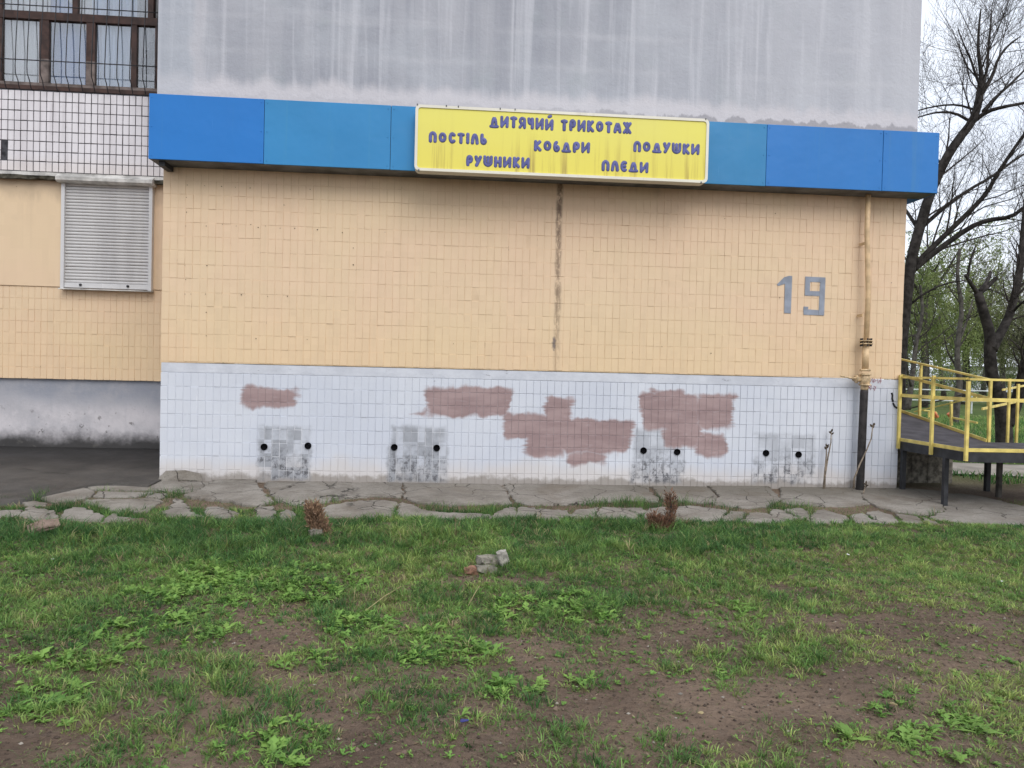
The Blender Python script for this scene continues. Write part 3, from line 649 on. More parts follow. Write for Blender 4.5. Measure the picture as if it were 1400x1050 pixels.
def drape(name, x0, x1, z0, z1, y, mat, label, topcut=None, n=60, amp=.014, wl=.075):
    V_ = []; m2 = 12
    for i in range(n+1):
        t = i/n; x = x0+(x1-x0)*t; yy = y+amp*math.sin(x/wl*6.28+1.3*math.sin(x*9))
        lo = z0 if topcut is None else z0+(z1-z0)*topcut(t)
        for j in range(m2+1): s_ = j/m2; V_.append((x+.008*math.sin(7*s_+i), yy*(1)+.01*math.sin(3*s_+i*.7), lo+(z1-lo)*s_))
    mb = MB(); mb.add(V_, [(i*(m2+1)+j, (i+1)*(m2+1)+j, (i+1)*(m2+1)+j+1, i*(m2+1)+j+1) for i in range(n) for j in range(m2)])
    return tag(mb.build(name, mat, smooth=True), label, 'curtain', 'curtains behind the balcony glazing')
yc = YWn+.07
drape('curtain', wx(-5), wx(64), zsill+.03, ztop, yc, M['curtain_white'], 'white tulle curtain behind the leftmost pane of the balcony window')
drape('curtain', wx(58), wx(128), zsill+.03, ztop, yc+.06, M['blind_blue'], 'plain blue blind behind the second pane of the balcony window', amp=.004)
drape('curtain', wx(64), wx(127), wz(100, 95), ztop, yc+.02, M['curtain_white'], 'white curtain drawn aside diagonally in front of the blue blind', topcut=lambda t: max(0., 1-.62*t-.22), amp=.018)
drape('curtain', wx(122), wx(186), zsill+.03, ztop, yc, M['curtain_blue'], 'bluish net curtain behind the third pane of the balcony window')
drape('curtain', wx(184), wx(226), wz(200, 100), ztop, yc, M['curtain_grey'], 'grey striped curtain gathered aside behind the dark narrow pane', topcut=lambda t: .05+.45*t, amp=.03, wl=.05)
drape('curtain', wx(184), wx(226), zsill+.03, wz(200, 98), yc+.03, M['curtain_grey'], 'low grey half curtain at the foot of the dark narrow pane', amp=.02, wl=.05)

# ------------------------------------------------------------------ window grille, belly shaped
gr = empty('window_grille', 'black pot-bellied steel bars over the balcony window', 'grille')
YG = YWn-.24; mb = None
xs0 = onY(10, 126, YB-.02)[0]; zt0 = onY(110, 126, YB-.02)[2]
for k in range(-12, 13):
    x = xs0+.1535*k+rng.normal()*.004
    if x > XL-.05: continue
    P_ = [(x, YB-.035, zt0-.012), (x, YB-.07, zt0+.03), (x-.004, YG+.07, zt0+.09), (x-.005, YG+.015, zt0+.16), (x, YG, zt0+.25), (x+.003, YG+.01, zt0+.6), (x, YG+.05, zt0+1.0), (x, YG+.06, ztop)]
    mb = MB(); mb.tube(P_, .0062, 6); mb.build('bar', M['bar_steel'], gr, True)
for zz, yy in ((onY(110, 86, YG)[2], YG-.008), (onY(110, 9, YG)[2], YG+.045), (zt0+.09+.95+.5, YG+.055)):
    mb = MB(); mb.tube([(xs0-1.9, yy, zz), (XL-.02, yy, zz)], .0065, 6); mb.build('rail', M['bar_steel'], gr, True)

# ------------------------------------------------------------------ roller shutter
YS = YR-.06
def sx(px, py=320): return onY(px, py, YS)[0]
sh = empty('roller_shutter', 'closed grey roller shutter with white rails in the set-back ochre wall', 'shutter')
x0, x1 = sx(84), sx(208.5); zt1, zb1 = onY(146, 252, YS)[2], onY(146, 396, YS)[2]; rw = .042
mb = MB(); pr = [(0,0),(-.13,.0),(-.165,.035),(-.165,.10),(-.10,.165),(0,.165)]
mb.add([(xx, YR-.02+p[0]*.9, zt1-.01+p[1]*.62) for xx in (x0-.03, x1+.03) for p in pr], [tuple(range(5,-1,-1)), tuple(range(6,12))]+[(i, (i+1) % 6, 6+(i+1) % 6, 6+i) for i in range(6)])
hb = mb.build('housing', M['dirty_white'], sh)
sweepbox('guide_rail', (x0, YS-.02, zb1), (x0+rw, YR-.0125, zt1), M['shutter_frame'], sh); sweepbox('guide_rail', (x1-rw, YS-.02, zb1), (x1, YR-.0125, zt1), M['shutter_frame'], sh)
ns = 31; hs = (zt1-zb1-.075)/ns
mb = MB(); L2 = (x1-x0)/2-rw
prf = [(.016,-.5),(.006,-.44),(-.001,-.25),(-.003,0),(-.001,.25),(.006,.42),(.016,.46)]
vv = [(xx, p[0], p[1]*hs) for xx in (-L2, L2) for p in prf]; mb.add(vv, [(i, 7+i, 8+i, 1+i) for i in range(6)]); slm = mb.mesh('slat', M['slat'])
for i in range(ns):
    o = link('slat', slm, sh); o.location = ((x0+x1)/2, YS+.012+rng.normal()*.001, zb1+.075+(i+.5)*hs); o.rotation_euler = (rng.normal()*.03, rng.normal()*.0015, 0)
bevel(sweepbox('bottom_bar', (x0+rw+.001, YS-.008, zb1+.012), (x1-rw-.001, YS+.02, zb1+.074), M['shutter_frame'], sh), .006)
for t in (.22, .74):
    mb = MB(); mb.lathe([(.016,0),(.016,-.016),(.010,-.02),(.0005,-.02)], 10, (x0+(x1-x0)*t, YS-.008, zb1+.05), 'Y'); mb.build('lock', M['bar_steel'], sh, True)
sweepbox('sill', (x0-.01, YS-.05, zb1-.014), (x1+.012, YR-.0125, zb1-.001), M['dirty_white'], sh)

# ------------------------------------------------------------------ blue fascia
YF = -.30; fz0, fz1 = 3.287, 3.944; fx0, fx1 = -3.133, 5.215
fas = empty('shop_fascia', 'blue panelled fascia band running across the end wall', 'fascia', loc=(0,0,0))
seams = [fx0, onY(361,175,YF)[0], onY(534,190,YF)[0], .98, 2.45, onY(1048,210,YF)[0], onY(1207,220,YF)[0], fx1]
mats = ['blue_deep','blue_pale','blue_pale','blue_pale2','blue_pale2','blue_deep2','blue_deep2']
for i in range(7):
    o = sweepbox('panel', (seams[i]+.0022, YF+abs(rng.normal())*.0010, fz0+rng.normal()*.002), (seams[i+1]-.0022, YF+.02, fz1), M[mats[i]], fas); o.rotation_euler = (0, 0, 0); bevel(o, .003)
for i in range(7):
    mb = MB()
    for xx in (seams[i]+.03, seams[i+1]-.03):
        for zz in (fz0+.035, (fz0+fz1)/2, fz1-.035): mb.lathe([(.006,.0),(.006,-.0015),(.003,-.003),(.0004,-.003)], 8, (xx, YF-.0012, zz), 'Y')
    mb.build('rivets', M[mats[i]], fas.children[i])
sweepbox('backing', (fx0+.004, YF+.021, fz0+.006), (fx1-.004, -.102, fz1-.004), M['soffit'], fas)
sweepbox('soffit', (fx0+.01, YF+.021, fz0+.001), (fx1-.01, -.001, fz0+.0055), M['soffit'], fas)
sweepbox('end_panel', (fx1-.0018, YF+.021, fz0), (fx1+.002, .42, fz1), M['blue_deep2'], fas)
sweepbox('bracket', (-3.05, YF+.06, fz0-.05), (-2.99, -.004, fz0), M['ramp_dark'], fas)

# ------------------------------------------------------------------ yellow sign box
YSg = -.44
pa, pb, pc, pd = onY(568,143,YSg), onY(566.5,234,YSg), onY(970.5,162,YSg), onY(967,249,YSg)
gx0, gx1, gz0, gz1 = (pa[0]+pb[0])/2, (pc[0]+pd[0])/2, (pb[2]+pd[2])/2, (pa[2]+pc[2])/2
sgn = empty('shop_sign', 'yellow sign box with indigo Cyrillic lettering on the blue fascia', 'sign')
def rrect(x0, x1, z0, z1, r, n=6):
    o = []
    for cx, cz, a0 in ((x1-r, z1-r, 0), (x0+r, z1-r, 90), (x0+r, z0+r, 180), (x1-r, z0+r, 270)):
        for k in range(n+1): a = math.radians(a0+90*k/n); o.append((cx+r*math.cos(a), cz+r*math.sin(a)))
    return o
O_ = rrect(gx0, gx1, gz0, gz1, .05); I_ = rrect(gx0+.028, gx1-.028, gz0+.028, gz1-.028, .03); n = len(O_)
mb = MB(); mb.add([(x, YSg, z) for x, z in O_]+[(x, YSg, z) for x, z in I_]+[(x, YSg+.012, z) for x, z in I_]+[(x, YF-.002, z) for x, z in O_],
   [(i, n+i, n+(i+1) % n, (i+1) % n) for i in range(n)]+[(n+i, 2*n+i, 2*n+(i+1) % n, n+(i+1) % n) for i in range(n)]+[(3*n+i, i, (i+1) % n, 3*n+(i+1) % n) for i in range(n)])
mb.build('frame', M['sign_frame'], sgn)
mb = MB(); mb.add([(x, YSg+.010, z) for x, z in rrect(gx0+.02, gx1-.02, gz0+.02, gz1-.02, .03)], [tuple(range(n))[::-1]]); face = mb.build('face', M['sign_yellow'], sgn)
for t in (.004, .10, .14, .28, .33, .985):
    sweepbox('clip', (gx0+(gx1-gx0)*t, YSg-.003, gz1-.012), (gx0+(gx1-gx0)*t+.012, YSg+.02, gz1+.006), M['soffit'], sgn)
for t in (.012, .975): sweepbox('clip', (gx0+(gx1-gx0)*t, YSg-.003, gz0-.006), (gx0+(gx1-gx0)*t+.016, YSg+.02, gz0+.012), M['soffit'], sgn)
def arc(cx, cy, rx, ry, a0, a1, n=14): return [(cx+rx*math.cos(math.radians(a0+(a1-a0)*k/n)), cy+ry*math.sin(math.radians(a0+(a1-a0)*k/n))) for k in range(n+1)]
GL = {  # bubble capitals: width, stroke centre lines in a unit cell
 'П': (.92, [[(.02,0),(0,.45)]+arc(.5,.55,.5,.45,180,0)+[(1,.45),(.98,0)]]), 'О': (1.0, [arc(.5,.5,.42,.42,0,360,20)]), 'С': (.86, [[(.95,.85)]+arc(.55,.5,.5,.5,75,285)+[(.95,.12)]]),
 'Т': (.86, [[(0,.93),(.5,1),(1,.93)],[(.5,1),(.5,0)]]), 'І': (.40, [[(.35,1),(.6,.5),(.5,0)]]), 'Л': (.92, [[(0,0),(.08,.5),(.28,.92),(.5,1),(.75,.85),(.92,.45),(1,0)]]),
 'Ь': (.78, [[(.05,1),(0,.5),(.02,.2)]+arc(.5,.24,.48,.24,180,450,14)+[(.2,.5)]]), 'Д': (1.12, [[(0,0),(.5,-.03),(1,0)],[(.2,.08),(.3,.65),(.5,1),(.7,.65),(.8,.08)]]),
 'И': (1.0, [[(0,1),(0,.5),(.02,0)],[(.05,.05),(.5,.42),(.95,.95)],[(1,.98),(1,.5),(.97,0)]]), 'Й': (1.0, [[(0,.95),(0,.5),(.02,0)],[(.05,.05),(.5,.42),(.95,.9)],[(1,.93),(1,.5),(.97,0)],[(.4,1.33),(.72,1.42)]]),
 'Я': (.88, [[(1,0),(1,.5),(.95,.95)]+arc(.5,.72,.45,.28,60,270)+[(.95,.45)],[(.55,.42),(0,.02)]]), 'Ч': (.82, [[(0,1),(.05,.65),(.35,.45),(.95,.55)],[(.9,1),(1,.5),(.95,0)]]),
 'Р': (.84, [[(.08,0),(0,.5),(.1,.85)]+arc(.5,.68,.48,.32,140,-90)+[(.2,.40)]]), 'К': (.88, [[(.02,1),(0,0)],[(.9,1),(.2,.5),(1,0)]]),
 'А': (.98, [[(0,0),(.2,.6),(.5,1),(.8,.6),(1,0)],[(.2,.3),(.8,.3)]]), 'Ж': (1.05, [[(.5,1),(.5,0)],[(0,1),(1,0)],[(0,0),(1,1)]]),
 'В': (.80, [[(.42,1),(.1,.85),(0,.4),(.08,.12)]+arc(.5,.26,.46,.26,200,450,14)+[(.25,.5)]]), 'У': (.90, [[(0,1),(.15,.65),(.5,.45)],[(1,1),(.6,.5),(.15,0)]]),
 'Ш': (1.12, [[(0,1),(0,.45)]+arc(.5,.4,.5,.4,180,360)+[(1,1)],[(.5,.95),(.5,.05)]]), 'Н': (.92, [[(0,1),(0,0)],[(1,1),(1,0)],[(0,.5),(1,.5)]]), 'Е': (.80, [[(.95,.93)]+arc(.6,.5,.58,.5,75,285)+[(.95,.07)],[(.1,.5),(.8,.5)]])}
def letter(ch, x, z, wd, ht, par):
    rr = .0175 if ch not in 'ЖШДЯИЙ' else .0158
    mb = MB()
    for st in GL[ch][1]:
        pts = [(x+rr+(wd-2*rr)*a, 0, z+rr+(ht-2*rr)*b) for a, b in st]
        # resample smooth
        d = [Vector(p) for p in pts]
        if len(d) > 2 and ch not in 'КЖНТ':
            q = [d[0]]
            for i in range(len(d)-1): q += [d[i]*.75+d[i+1]*.25, d[i]*.25+d[i+1]*.75]
            q.append(d[-1]); d = q
        a, b = d[0], d[-1]; ta = (d[0]-d[1]).normalized(); tb = (d[-1]-d[-2]).normalized()
        if (a-b).length > 1e-4: full = [a+ta*rr*.98, a+ta*rr*.75, a+ta*rr*.4]+d+[b+tb*rr*.4, b+tb*rr*.75, b+tb*rr*.98]; R_ = [rr*.15, rr*.66, rr*.92]+[rr]*len(d)+[rr*.92, rr*.66, rr*.15]
        else: full = d; R_ = [rr]*len(d)
        mb.tube(full, R_, 8)
    mb.v = [(a, b*.22+YSg+.0085, c) for a, b, c in mb.v]
    mb.build('letter', M['sign_letter'], par, True)
def word(t, px0, px1, pyc, hpx=15.5):
    a, b = onY(px0, pyc, YSg), onY(px1, pyc, YSg)
    zc = onY((px0+px1)/2, pyc, YSg)[2]; ht = hpx/F*(8.2+YSg+.1)
    wl = [.55 if ch == ' ' else GL[ch][0] for ch in t]; gapr = .13; tot = sum(wl)+gapr*(len(t)-1); u = (b[0]-a[0])/tot; x = a[0]
    for ch, q in zip(t, wl):
        if ch != ' ': letter(ch, x, zc-ht/2+random.uniform(-.003, .003), q*u, ht, face)
        x += (q+gapr)*u
word('ДИТЯЧИЙ ТРИКОТАЖ', 669, 864, 170.3, 16.5); word('ПОСТІЛЬ', 586, 666, 188.3); word('КОВДРИ', 730, 807, 200.2); word('ПОДУШКИ', 866, 957, 201.8); word('РУШНИКИ', 637, 724.5, 220.8); word('ПЛЕДИ', 822.5, 887, 227.2)

# ------------------------------------------------------------------ painted house number
hn = empty('house_number', 'grey stencilled house number 19 painted on the ochre wall', 'number')
def digit(polys):
    mb = MB()
    for P_ in polys:
        q = [onY(*p) for p in P_]; n = len(q)
        mb.add([(a[0], -.0036, a[2]) for a in q]+[(a[0], -.0005, a[2]) for a in q], [tuple(range(n))]+[(i, n+i, n+(i+1) % n, (i+1) % n) for i in range(n)])
    mb.build('digit', M['grey_paint'], hn)
digit([[(1062,389),(1072,379),(1079,377),(1083,377.5),(1081,428.5),(1072,428),(1073,388),(1064,391)]])
digit([[(1100,377.5),(1128.5,379),(1127,431.5),(1117,431),(1117.3,411),(1101,410)],])
# the eye of the nine, and its foot
hn.children[1].data.clear_geometry()
mb = MB()
for P_ in ([(1101,378),(1107.8,378.3),(1106.8,404.3),(1100,404)], [(1107.9,378.4),(1121.4,379),(1121.2,386),(1107.6,385.4)], [(1121.5,379),(1128.5,379.4),(1126.5,431.4),(1119,431)],
           [(1107,397.8),(1120.7,398.2),(1120.5,404.8),(1106.9,404.3)], [(1098.2,422.5),(1118.9,424),(1118.7,431),(1098.6,430.2)], [(1098.6,419),(1105,419.5),(1104.6,422.8),(1098.3,422.3)]):
    q = [onY(*p) for p in P_]; mb.add([(a[0], -.0036, a[2]) for a in q]+[(a[0], -.0005, a[2]) for a in q], [tuple(range(4))]+[(i, 4+i, 4+(i+1) % 4, (i+1) % 4) for i in range(4)])
nine = mb.mesh('digit', M['grey_paint']); o9 = hn.children[1]; old = o9.data; o9.data = nine; bpy.data.meshes.remove(old)

# ------------------------------------------------------------------ gas riser
gp = empty('gas_pipe', 'gas riser with valve, cream above and black wrapped below, on the plinth', 'pipe')
YP = -.11
def gpt(px, py): p = onY(px, py, YP); return Vector(p)
pt, pf, pv, pb_ = gpt(1187.5, 262), gpt(1183.5, 468), gpt(1181, 518), gpt(1175, 676)
xg_, = (gpt(1183, 500).x,)
def gz_at(py): return gpt(1182, py).z
mb = MB(); mb.tube([(pt.x, YP, 3.36), (pt.x-.003, YP, 2.9), (xg_+.006, YP, 2.2), (xg_, YP, gz_at(470))], .028, 14); mb.build('upper_pipe', M['gas_cream'], gp, True)
for py, r_, t_ in ((466,.072,.012),(470,.072,.012),(506,.058,.02),(512,.066,.014),(526,.066,.016)):
    mb = MB(); z_ = gz_at(py); mb.lathe([(r_*.8,-t_/2-.002),(r_,-t_/2),(r_,t_/2),(r_*.8,t_/2+.002)], 18, (xg_, YP, z_)); f_ = mb.build('flange', M['rust_cream'], gp, True)
    if r_ > .07:
        mb = MB()
        for k in range(6): a = k*1.047+.3; mb.lathe([(.010,-.028),(.010,.028)], 6, (xg_+.055*math.cos(a), YP+.055*math.sin(a), z_))
        mb.build('bolts', M['bar_steel'], f_)
mb = MB(); mb.tube([(xg_, YP, gz_at(470)), (xg_, YP, gz_at(506))], .036, 14); mb.build('reducer', M['gas_cream'], gp, True)
zv = gz_at(519); mb = MB(); mb.lathe([(.035,-.07),(.05,-.05),(.058,-.02),(.06,0),(.058,.02),(.05,.05),(.035,.07)], 16, (xg_, YP, zv)); vb = mb.build('valve_body', M['rust_cream'], gp, True)
mb = MB(); mb.lathe([(.03,0),(.03,.05),(.045,.052),(.045,.068),(.02,.07),(.02,.1)], 12, (0,0,0), 'X'); mb.v = [(xg_-.04-a, YP+b, zv+.005+c) for a, b, c in mb.v]; mb.f = [tuple(reversed(q)) for q in mb.f]; mb.build('valve_stem', M['rust_cream'], vb, True)
mb = MB(); mb.tube([(xg_-.10, YP-.02, zv+.012), (xg_-.18, YP-.025, zv+.016), (xg_-.30, YP-.03, zv+.034)], [.013,.011,.008], 8); mb.build('lever', M['rust_cream'], vb, True)
mb = MB(); mb.tube([(xg_, YP, zv-.06), (xg_-.002, YP, zv-.115)], .042, 14); mb.build('collar', M['rust_cream'], gp, True)
xb = pb_.x; mb = MB(); zz = [zv-.10, zv-.14, zv-.4, zv-.7, zv-1.0, zv-1.2, -.12]
mb.tube([(xg_+(xb-xg_)*i/6, YP, z_) for i, z_ in enumerate(zz)], [.038,.043,.042,.044,.042,.044,.046], 16); mb.build('lower_pipe', M['bitumen'], gp, True)
for z_ in (2.75, 1.95): mb = MB(); mb.beam((pt.x-.02, YP, z_), (pt.x-.02, .0, z_), .012, .03); mb.build('bracket', M['gas_cream'], gp)
mb = MB(); mb.lathe([(.11,0),(.09,.015),(.065,.03),(.048,.034)], 14, (xb, YP, -.035)); mb.build('mortar_foot', M['slab'], gp, True)
# small red scrawl beside the valve and black drips near the corner
sc_ = empty('wall_scrawl', 'small red scrawl on the plinth right of the gas valve', 'scrawl')
for pts in ([(1189,517),(1190,523),(1193,517),(1194,523)], [(1195,518),(1195,523),(1198,520),(1195,518)], [(1200,518),(1201,524),(1203,519),(1204,524)], [(1204,516),(1205,522)], [(1188,528),(1191,533),(1192,527),(1188,531)], [(1194,530),(1196,534),(1198,529),(1195,528)]):
    mb = MB(); mb.tube([(onY(*p)[0], .0055 if p[1] > 521 else .0, onY(*p)[2]) for p in pts], .0024, 5); mb.build('stroke', M['red_mark'], sc_)
dr = empty('paint_drip', 'black paint drip on the plinth near the right corner', 'paint mark')
for pts in ([(1219.5,537),(1220.5,541),(1220,545),(1221.5,549)], [(1221,551),(1224,556),(1227,558)]):
    mb = MB(); mb.tube([(onY(*p)[0], .006, onY(*p)[2]) for p in pts], [.008+.005*random.random() for _ in pts], 6); mb.build('stroke', M['black_mark'], dr)

# ------------------------------------------------------------------ access ramp at the right corner
rp = empty('access_ramp', 'steel access ramp with yellow railings at the right corner of the building', 'ramp')
ZD = .545; RX0 = XR+.02; RY0 = -1.12; RX1 = 9.5
def bm(name, p, q, a, b, mat='ramp_yellow', par=None): mb = MB(); mb.beam(p, q, a, b); return mb.build(name, M[mat], par or rp)
dk = sweepbox('landing_deck', (RX0, RY0, ZD-.012), (RX1, .02, ZD), M['ramp_deck'], rp)
sweepbox('edge_beam', (RX0-.02, RY0-.03, ZD-.10), (RX1, RY0-.002, ZD-.005), M['ramp_dark'], rp)
sweepbox('edge_beam', (RX0-.022, RY0-.001, ZD-.10), (RX0-.002, .02, ZD-.005), M['ramp_dark'], rp)
sweepbox('cross_beam', (RX0+.01, -.06, ZD-.11), (RX1, .0, ZD-.013), M['ramp_dark'], rp)
# kerb angles
bm('kerb_rail', (RX0-.03, RY0-.03, ZD+.022), (RX1, RY0-.03, ZD+.022), .012, .036); bm('kerb_rail', (RX0-.03, RY0-.02, ZD+.02), (RX0-.03, -.02, ZD+.02), .012, .036)
ZR = ZD+.72
bm('top_rail', (RX0-.03, RY0-.03, ZR), (RX1, RY0-.03, ZR), .03, .022); bm('top_rail', (RX0-.03, RY0-.01, ZR+.004), (RX0-.03, -.02, ZR+.004), .03, .022)
bm('middle_rail', (RX0-.03, RY0-.035, ZR-.20), (RX1, RY0-.035, ZR-.20), .012, .036); bm('middle_rail', (RX0-.035, RY0-.01, ZR-.2), (RX0-.035, -.02, ZR-.2), .012, .036)
for (x, y) in ((RX0-.045, -.03), (RX0-.045, -.62), (RX0-.045, RY0-.045), (RX0+1.5, RY0-.045), (RX0+3.0, RY0-.045)):
    bm('post', (x, y, ZD-.085), (x, y, ZR+(-.02 if y < -1 else .03)), .029, .029)
# legs
for (x, y, mt) in ((RX0+.01, -.05, 'ramp_dark'), (RX0+.0, -.80, 'ramp_dark'), (RX0+.97, -.30, 'bark_grey'), (RX0+3.4, -.9, 'ramp_dark')):
    bm('leg', (x, y, gz(x, y).item()-.05), (x, y, ZD-.10), .045, .045, mt)
# flight rising along the side wall
RW = 1.05; LEN = 4.2; RISE = .145
def rz(y): return ZD+RISE*y
mb = MB(); a = RX0; b = RX0+RW
mb.add([(a,.022,rz(.0)),(b,.022,rz(.0)),(b,LEN,rz(LEN)),(a,LEN,rz(LEN)),(a,.022,rz(.0)-.012),(b,.022,rz(.0)-.012),(b,LEN,rz(LEN)-.012),(a,LEN,rz(LEN)-.012)], [(0,1,2,3),(7,6,5,4),(0,4,5,1),(1,5,6,2),(2,6,7,3),(3,7,4,0)])
mb.build('ramp_deck', M['ramp_deck'], rp)
bm('side_beam', (b+.012, .03, rz(0)-.055), (b+.012, LEN, rz(LEN)-.055), .02, .09, 'ramp_dark'); bm('kerb_rail', (b+.0, .03, rz(0)+.02), (b+.0, LEN, rz(LEN)+.02), .012, .036)
bm('top_rail', (b+.02, .03, rz(0)+.72), (b+.02, LEN, rz(LEN)+.72), .03, .022); bm('middle_rail', (b+.02, .03, rz(0)+.50), (b+.02, LEN, rz(LEN)+.50), .012, .036)
for y in (.04, 1.35, 2.7, 4.1): bm('post', (b+.035, y, rz(y)-.08), (b+.035, y, rz(y)+.72), .028, .028); bm('leg', (b+.035, y, -.05), (b+.035, y, rz(y)-.1), .05, .05, 'ramp_dark')
# lower flight running back and away to the right
for k, (x, y) in enumerate(((b+.28, .06), (b+.42, .1))): bm('post', (x, y, ZD-.05), (x, y, ZD+.74-.06*k), .024, .024)
bm('brace', (b+.42, .35, -.03), (b+.2, .1, ZD-.08), .03, .03)
q0, q1 = Vector((b+.2, .25, ZD+.10)), Vector((b+3.6, 2.4, ZD+.55))
bm('lower_rail', onY(1343,559,1.2), onY(1412,544.5,2.6), .02, .03); bm('lower_rail', onY(1371,533,1.6), onY(1412,525,2.6), .02, .025)
bm('lower_rail', onY(1238,560,5.5), onY(1330,536,4.2), .02, .022, 'bark_grey'); bm('lower_rail', onY(1250,563,5.5), onY(1335,543,4.2), .02, .022)
for px, py0, py1, Y_ in ((1300.5,549,582,4.8), (1352,541,600,3.0)): bm('post', onY(px,py1,Y_), onY(px,py0,Y_), .04, .04)
bm('lower_rail', onY(1302,571,4.8), onY(1336,578,4.2), .03, .03)
# concrete base wall under the flight
mb = MB(); 
for i in range(9):
    xx = RX0+.12+.105*i; mb.box((xx, .62+.008*(i % 2), -.2), (xx+.1045, .9, .43+.004*(i % 3)))
mb.build('base_wall', M['stone_grey'], rp)

# ------------------------------------------------------------------ trees of the park
def branch_path(p, d, L, n, wob, lift, r):
    pts = [p.copy()]; d = d.normalized()
    for _ in range(n):
        d = (d+Vector((r.gauss(0, wob), r.gauss(0, wob), r.gauss(0, wob)+lift))).normalized(); pts.append(pts[-1]+d*(L/n))
    return pts
def sprout(mb, pts, r0, lev, r, sp, ln, lift=.06, spread=1.0, start=.2, out_tips=None, wob=.14):
    # side shoots along a limb, each with its own shoots
    seg = [(pts[i+1]-pts[i]).length for i in range(len(pts)-1)]; tot = sum(seg); s_ = start*tot
    while s_ < tot:
        a = 0; q = s_
        while a < len(seg)-1 and q > seg[a]: q -= seg[a]; a += 1
        base = pts[a].lerp(pts[a+1], q/max(seg[a], 1e-6)); t = (pts[a+1]-pts[a]).normalized()
        rd = Vector((r.gauss(0,1), r.gauss(0,1), r.gauss(0,1))); rd = (rd-t*rd.dot(t)).normalized()
        d = (t*.75+rd*spread*r.uniform(.5, 1.1)+Vector((0,0,.25))).normalized()
        L = ln*r.uniform(.55, 1.25)*(1-.45*s_/tot); rr = max(.003, r0*(1-.7*s_/tot)*r.uniform(.3, .5))
        k = 4 if lev > 0 else 3; P_ = branch_path(base, d, L, k, wob, lift, r)
        mb.tube(P_, [rr*(1-.75*i/k) for i in range(k+1)], 5 if rr > .02 else 3, False)
        if out_tips is not None and lev == 0: out_tips.append(P_)
        if lev > 0: sprout(mb, P_, rr, lev-1, r, sp*.62, ln*.48, lift, spread, .18, out_tips, wob)
        s_ += sp*r.uniform(.6, 1.4)
def limb(px_list, Y0, Y1, r0, r1):
    n = len(px_list); P_ = [Vector(onY(px, py, Y0+(Y1-Y0)*i/(n-1))) for i, (px, py) in enumerate(px_list)]
    q = [P_[0]]
    for i in range(n-1): q += [P_[i].lerp(P_[i+1], .25), P_[i].lerp(P_[i+1], .75)]
    q.append(P_[-1]); return q, [r0+(r1-r0)*(i/(len(q)-1))**.8 for i in range(len(q))]
def tree(name, label, limbs, r, lev=2, sp=.34, ln=1.5, bark='bark', group='trees of the park behind the building', lift=.05):
    t = empty(name, label, 'tree', group); tr = MB(); cr_ = MB()
    for P_, R_, st in limbs:
        tr.tube(P_, R_, 9 if R_[0] > .06 else 6, True)
        if st is not None: sprout(cr_, P_, R_[0]*.8, lev, r, sp, ln, lift, 1.0, st)
    tr.build('trunk', M[bark], t, True); cr_.build('crown', M['twig'], t); return t
R1 = random.Random(3)
YT = 7.6
L = []
def add(px, a, b, r0, r1, st=.15): P_, R_ = limb(px, a, b, r0, r1); L.append((P_, R_, st))
add([(1226,640),(1228,560),(1232,470),(1238,418),(1245,357),(1256,315),(1269,271),(1290,222),(1309,192),(1330,166),(1338,140),(1342,112)], YT, YT-.2, .145, .075, .6)
add([(1247,366),(1283,330),(1329,286),(1350,263),(1362,240),(1385,205),(1410,170)], YT, YT-1.2, .07, .026)
add([(1247,370),(1283,341),(1325,311),(1350,301),(1383,297),(1402,282),(1440,262)], YT, YT-1.6, .072, .03)
add([(1262,309),(1293,282),(1325,259),(1356,242),(1392,215),(1420,200)], YT, YT+1, .05, .02)
add([(1331,166),(1350,152),(1372,146),(1400,141),(1440,132)], YT-.1, YT-.9, .055, .022)
add([(1345,152),(1362,132),(1385,112),(1412,84)], YT-.1, YT+.8, .05, .016)
add([(1342,118),(1341,95),(1337,70),(1338,40),(1341,12)], YT-.2, YT-.3, .06, .012, .036)
add([(1342,120),(1350,95),(1351,70),(1354,40),(1356,14)], YT-.2, YT+.2, .05, .01, .05)
add([(1344,125),(1358,102),(1364,80),(1380,60),(1395,50)], YT-.2, YT+.6, .055, .012, .036)
add([(1342,122),(1333,100),(1327,80),(1318,62),(1310,40)], YT-.2, YT-.8, .04, .01, .05)
add([(1325,165),(1305,154),(1283,153),(1262,158),(1240,166)], YT-.1, YT-1.0, .035, .012, .1)
add([(1332,150),(1310,143),(1285,144),(1258,150),(1240,156)], YT-.1, YT+.9, .03, .01, .1)
add([(1255,312),(1240,290),(1222,262)], YT, YT+.9, .05, .02, .1)
add([(1240,420),(1262,402),(1290,388),(1320,383)], YT, YT-.5, .035, .012, .1)
tree('bare_tree', 'tall bare dark tree leaning out from behind the building corner', L, R1, 2, .24, 2.0)
R2 = random.Random(5); L = []; Y2 = 5.3
add([(1374,640),(1373,600),(1371,560),(1366,538),(1356,520),(1353,482),(1354,458),(1345,428),(1337,400)], Y2, Y2-.1, .17, .075, None)
add([(1337,402),(1326,386),(1320,376)], Y2-.1, Y2-.3, .045, .03, .5); add([(1323,380),(1326,358),(1334,336)], Y2-.2, Y2-.4, .03, .012, .1)
add([(1338,402),(1350,392),(1362,380)], Y2-.1, Y2+.1, .05, .035, .4); add([(1340,398),(1352,382),(1354,372)], Y2-.1, Y2+.3, .04, .03, .4)
add([(1356,478),(1364,462),(1372,448),(1381,429),(1391,390),(1397,350),(1399,320),(1404,270)], Y2-.1, Y2+.4, .10, .05, .2)
add([(1376,580),(1388,556),(1395,530),(1400,505),(1408,470),(1420,420)], Y2, Y2-.5, .13, .07, .3)
add([(1382,430),(1392,418),(1405,408)], Y2+.2, Y2-.5, .035, .015, .1)
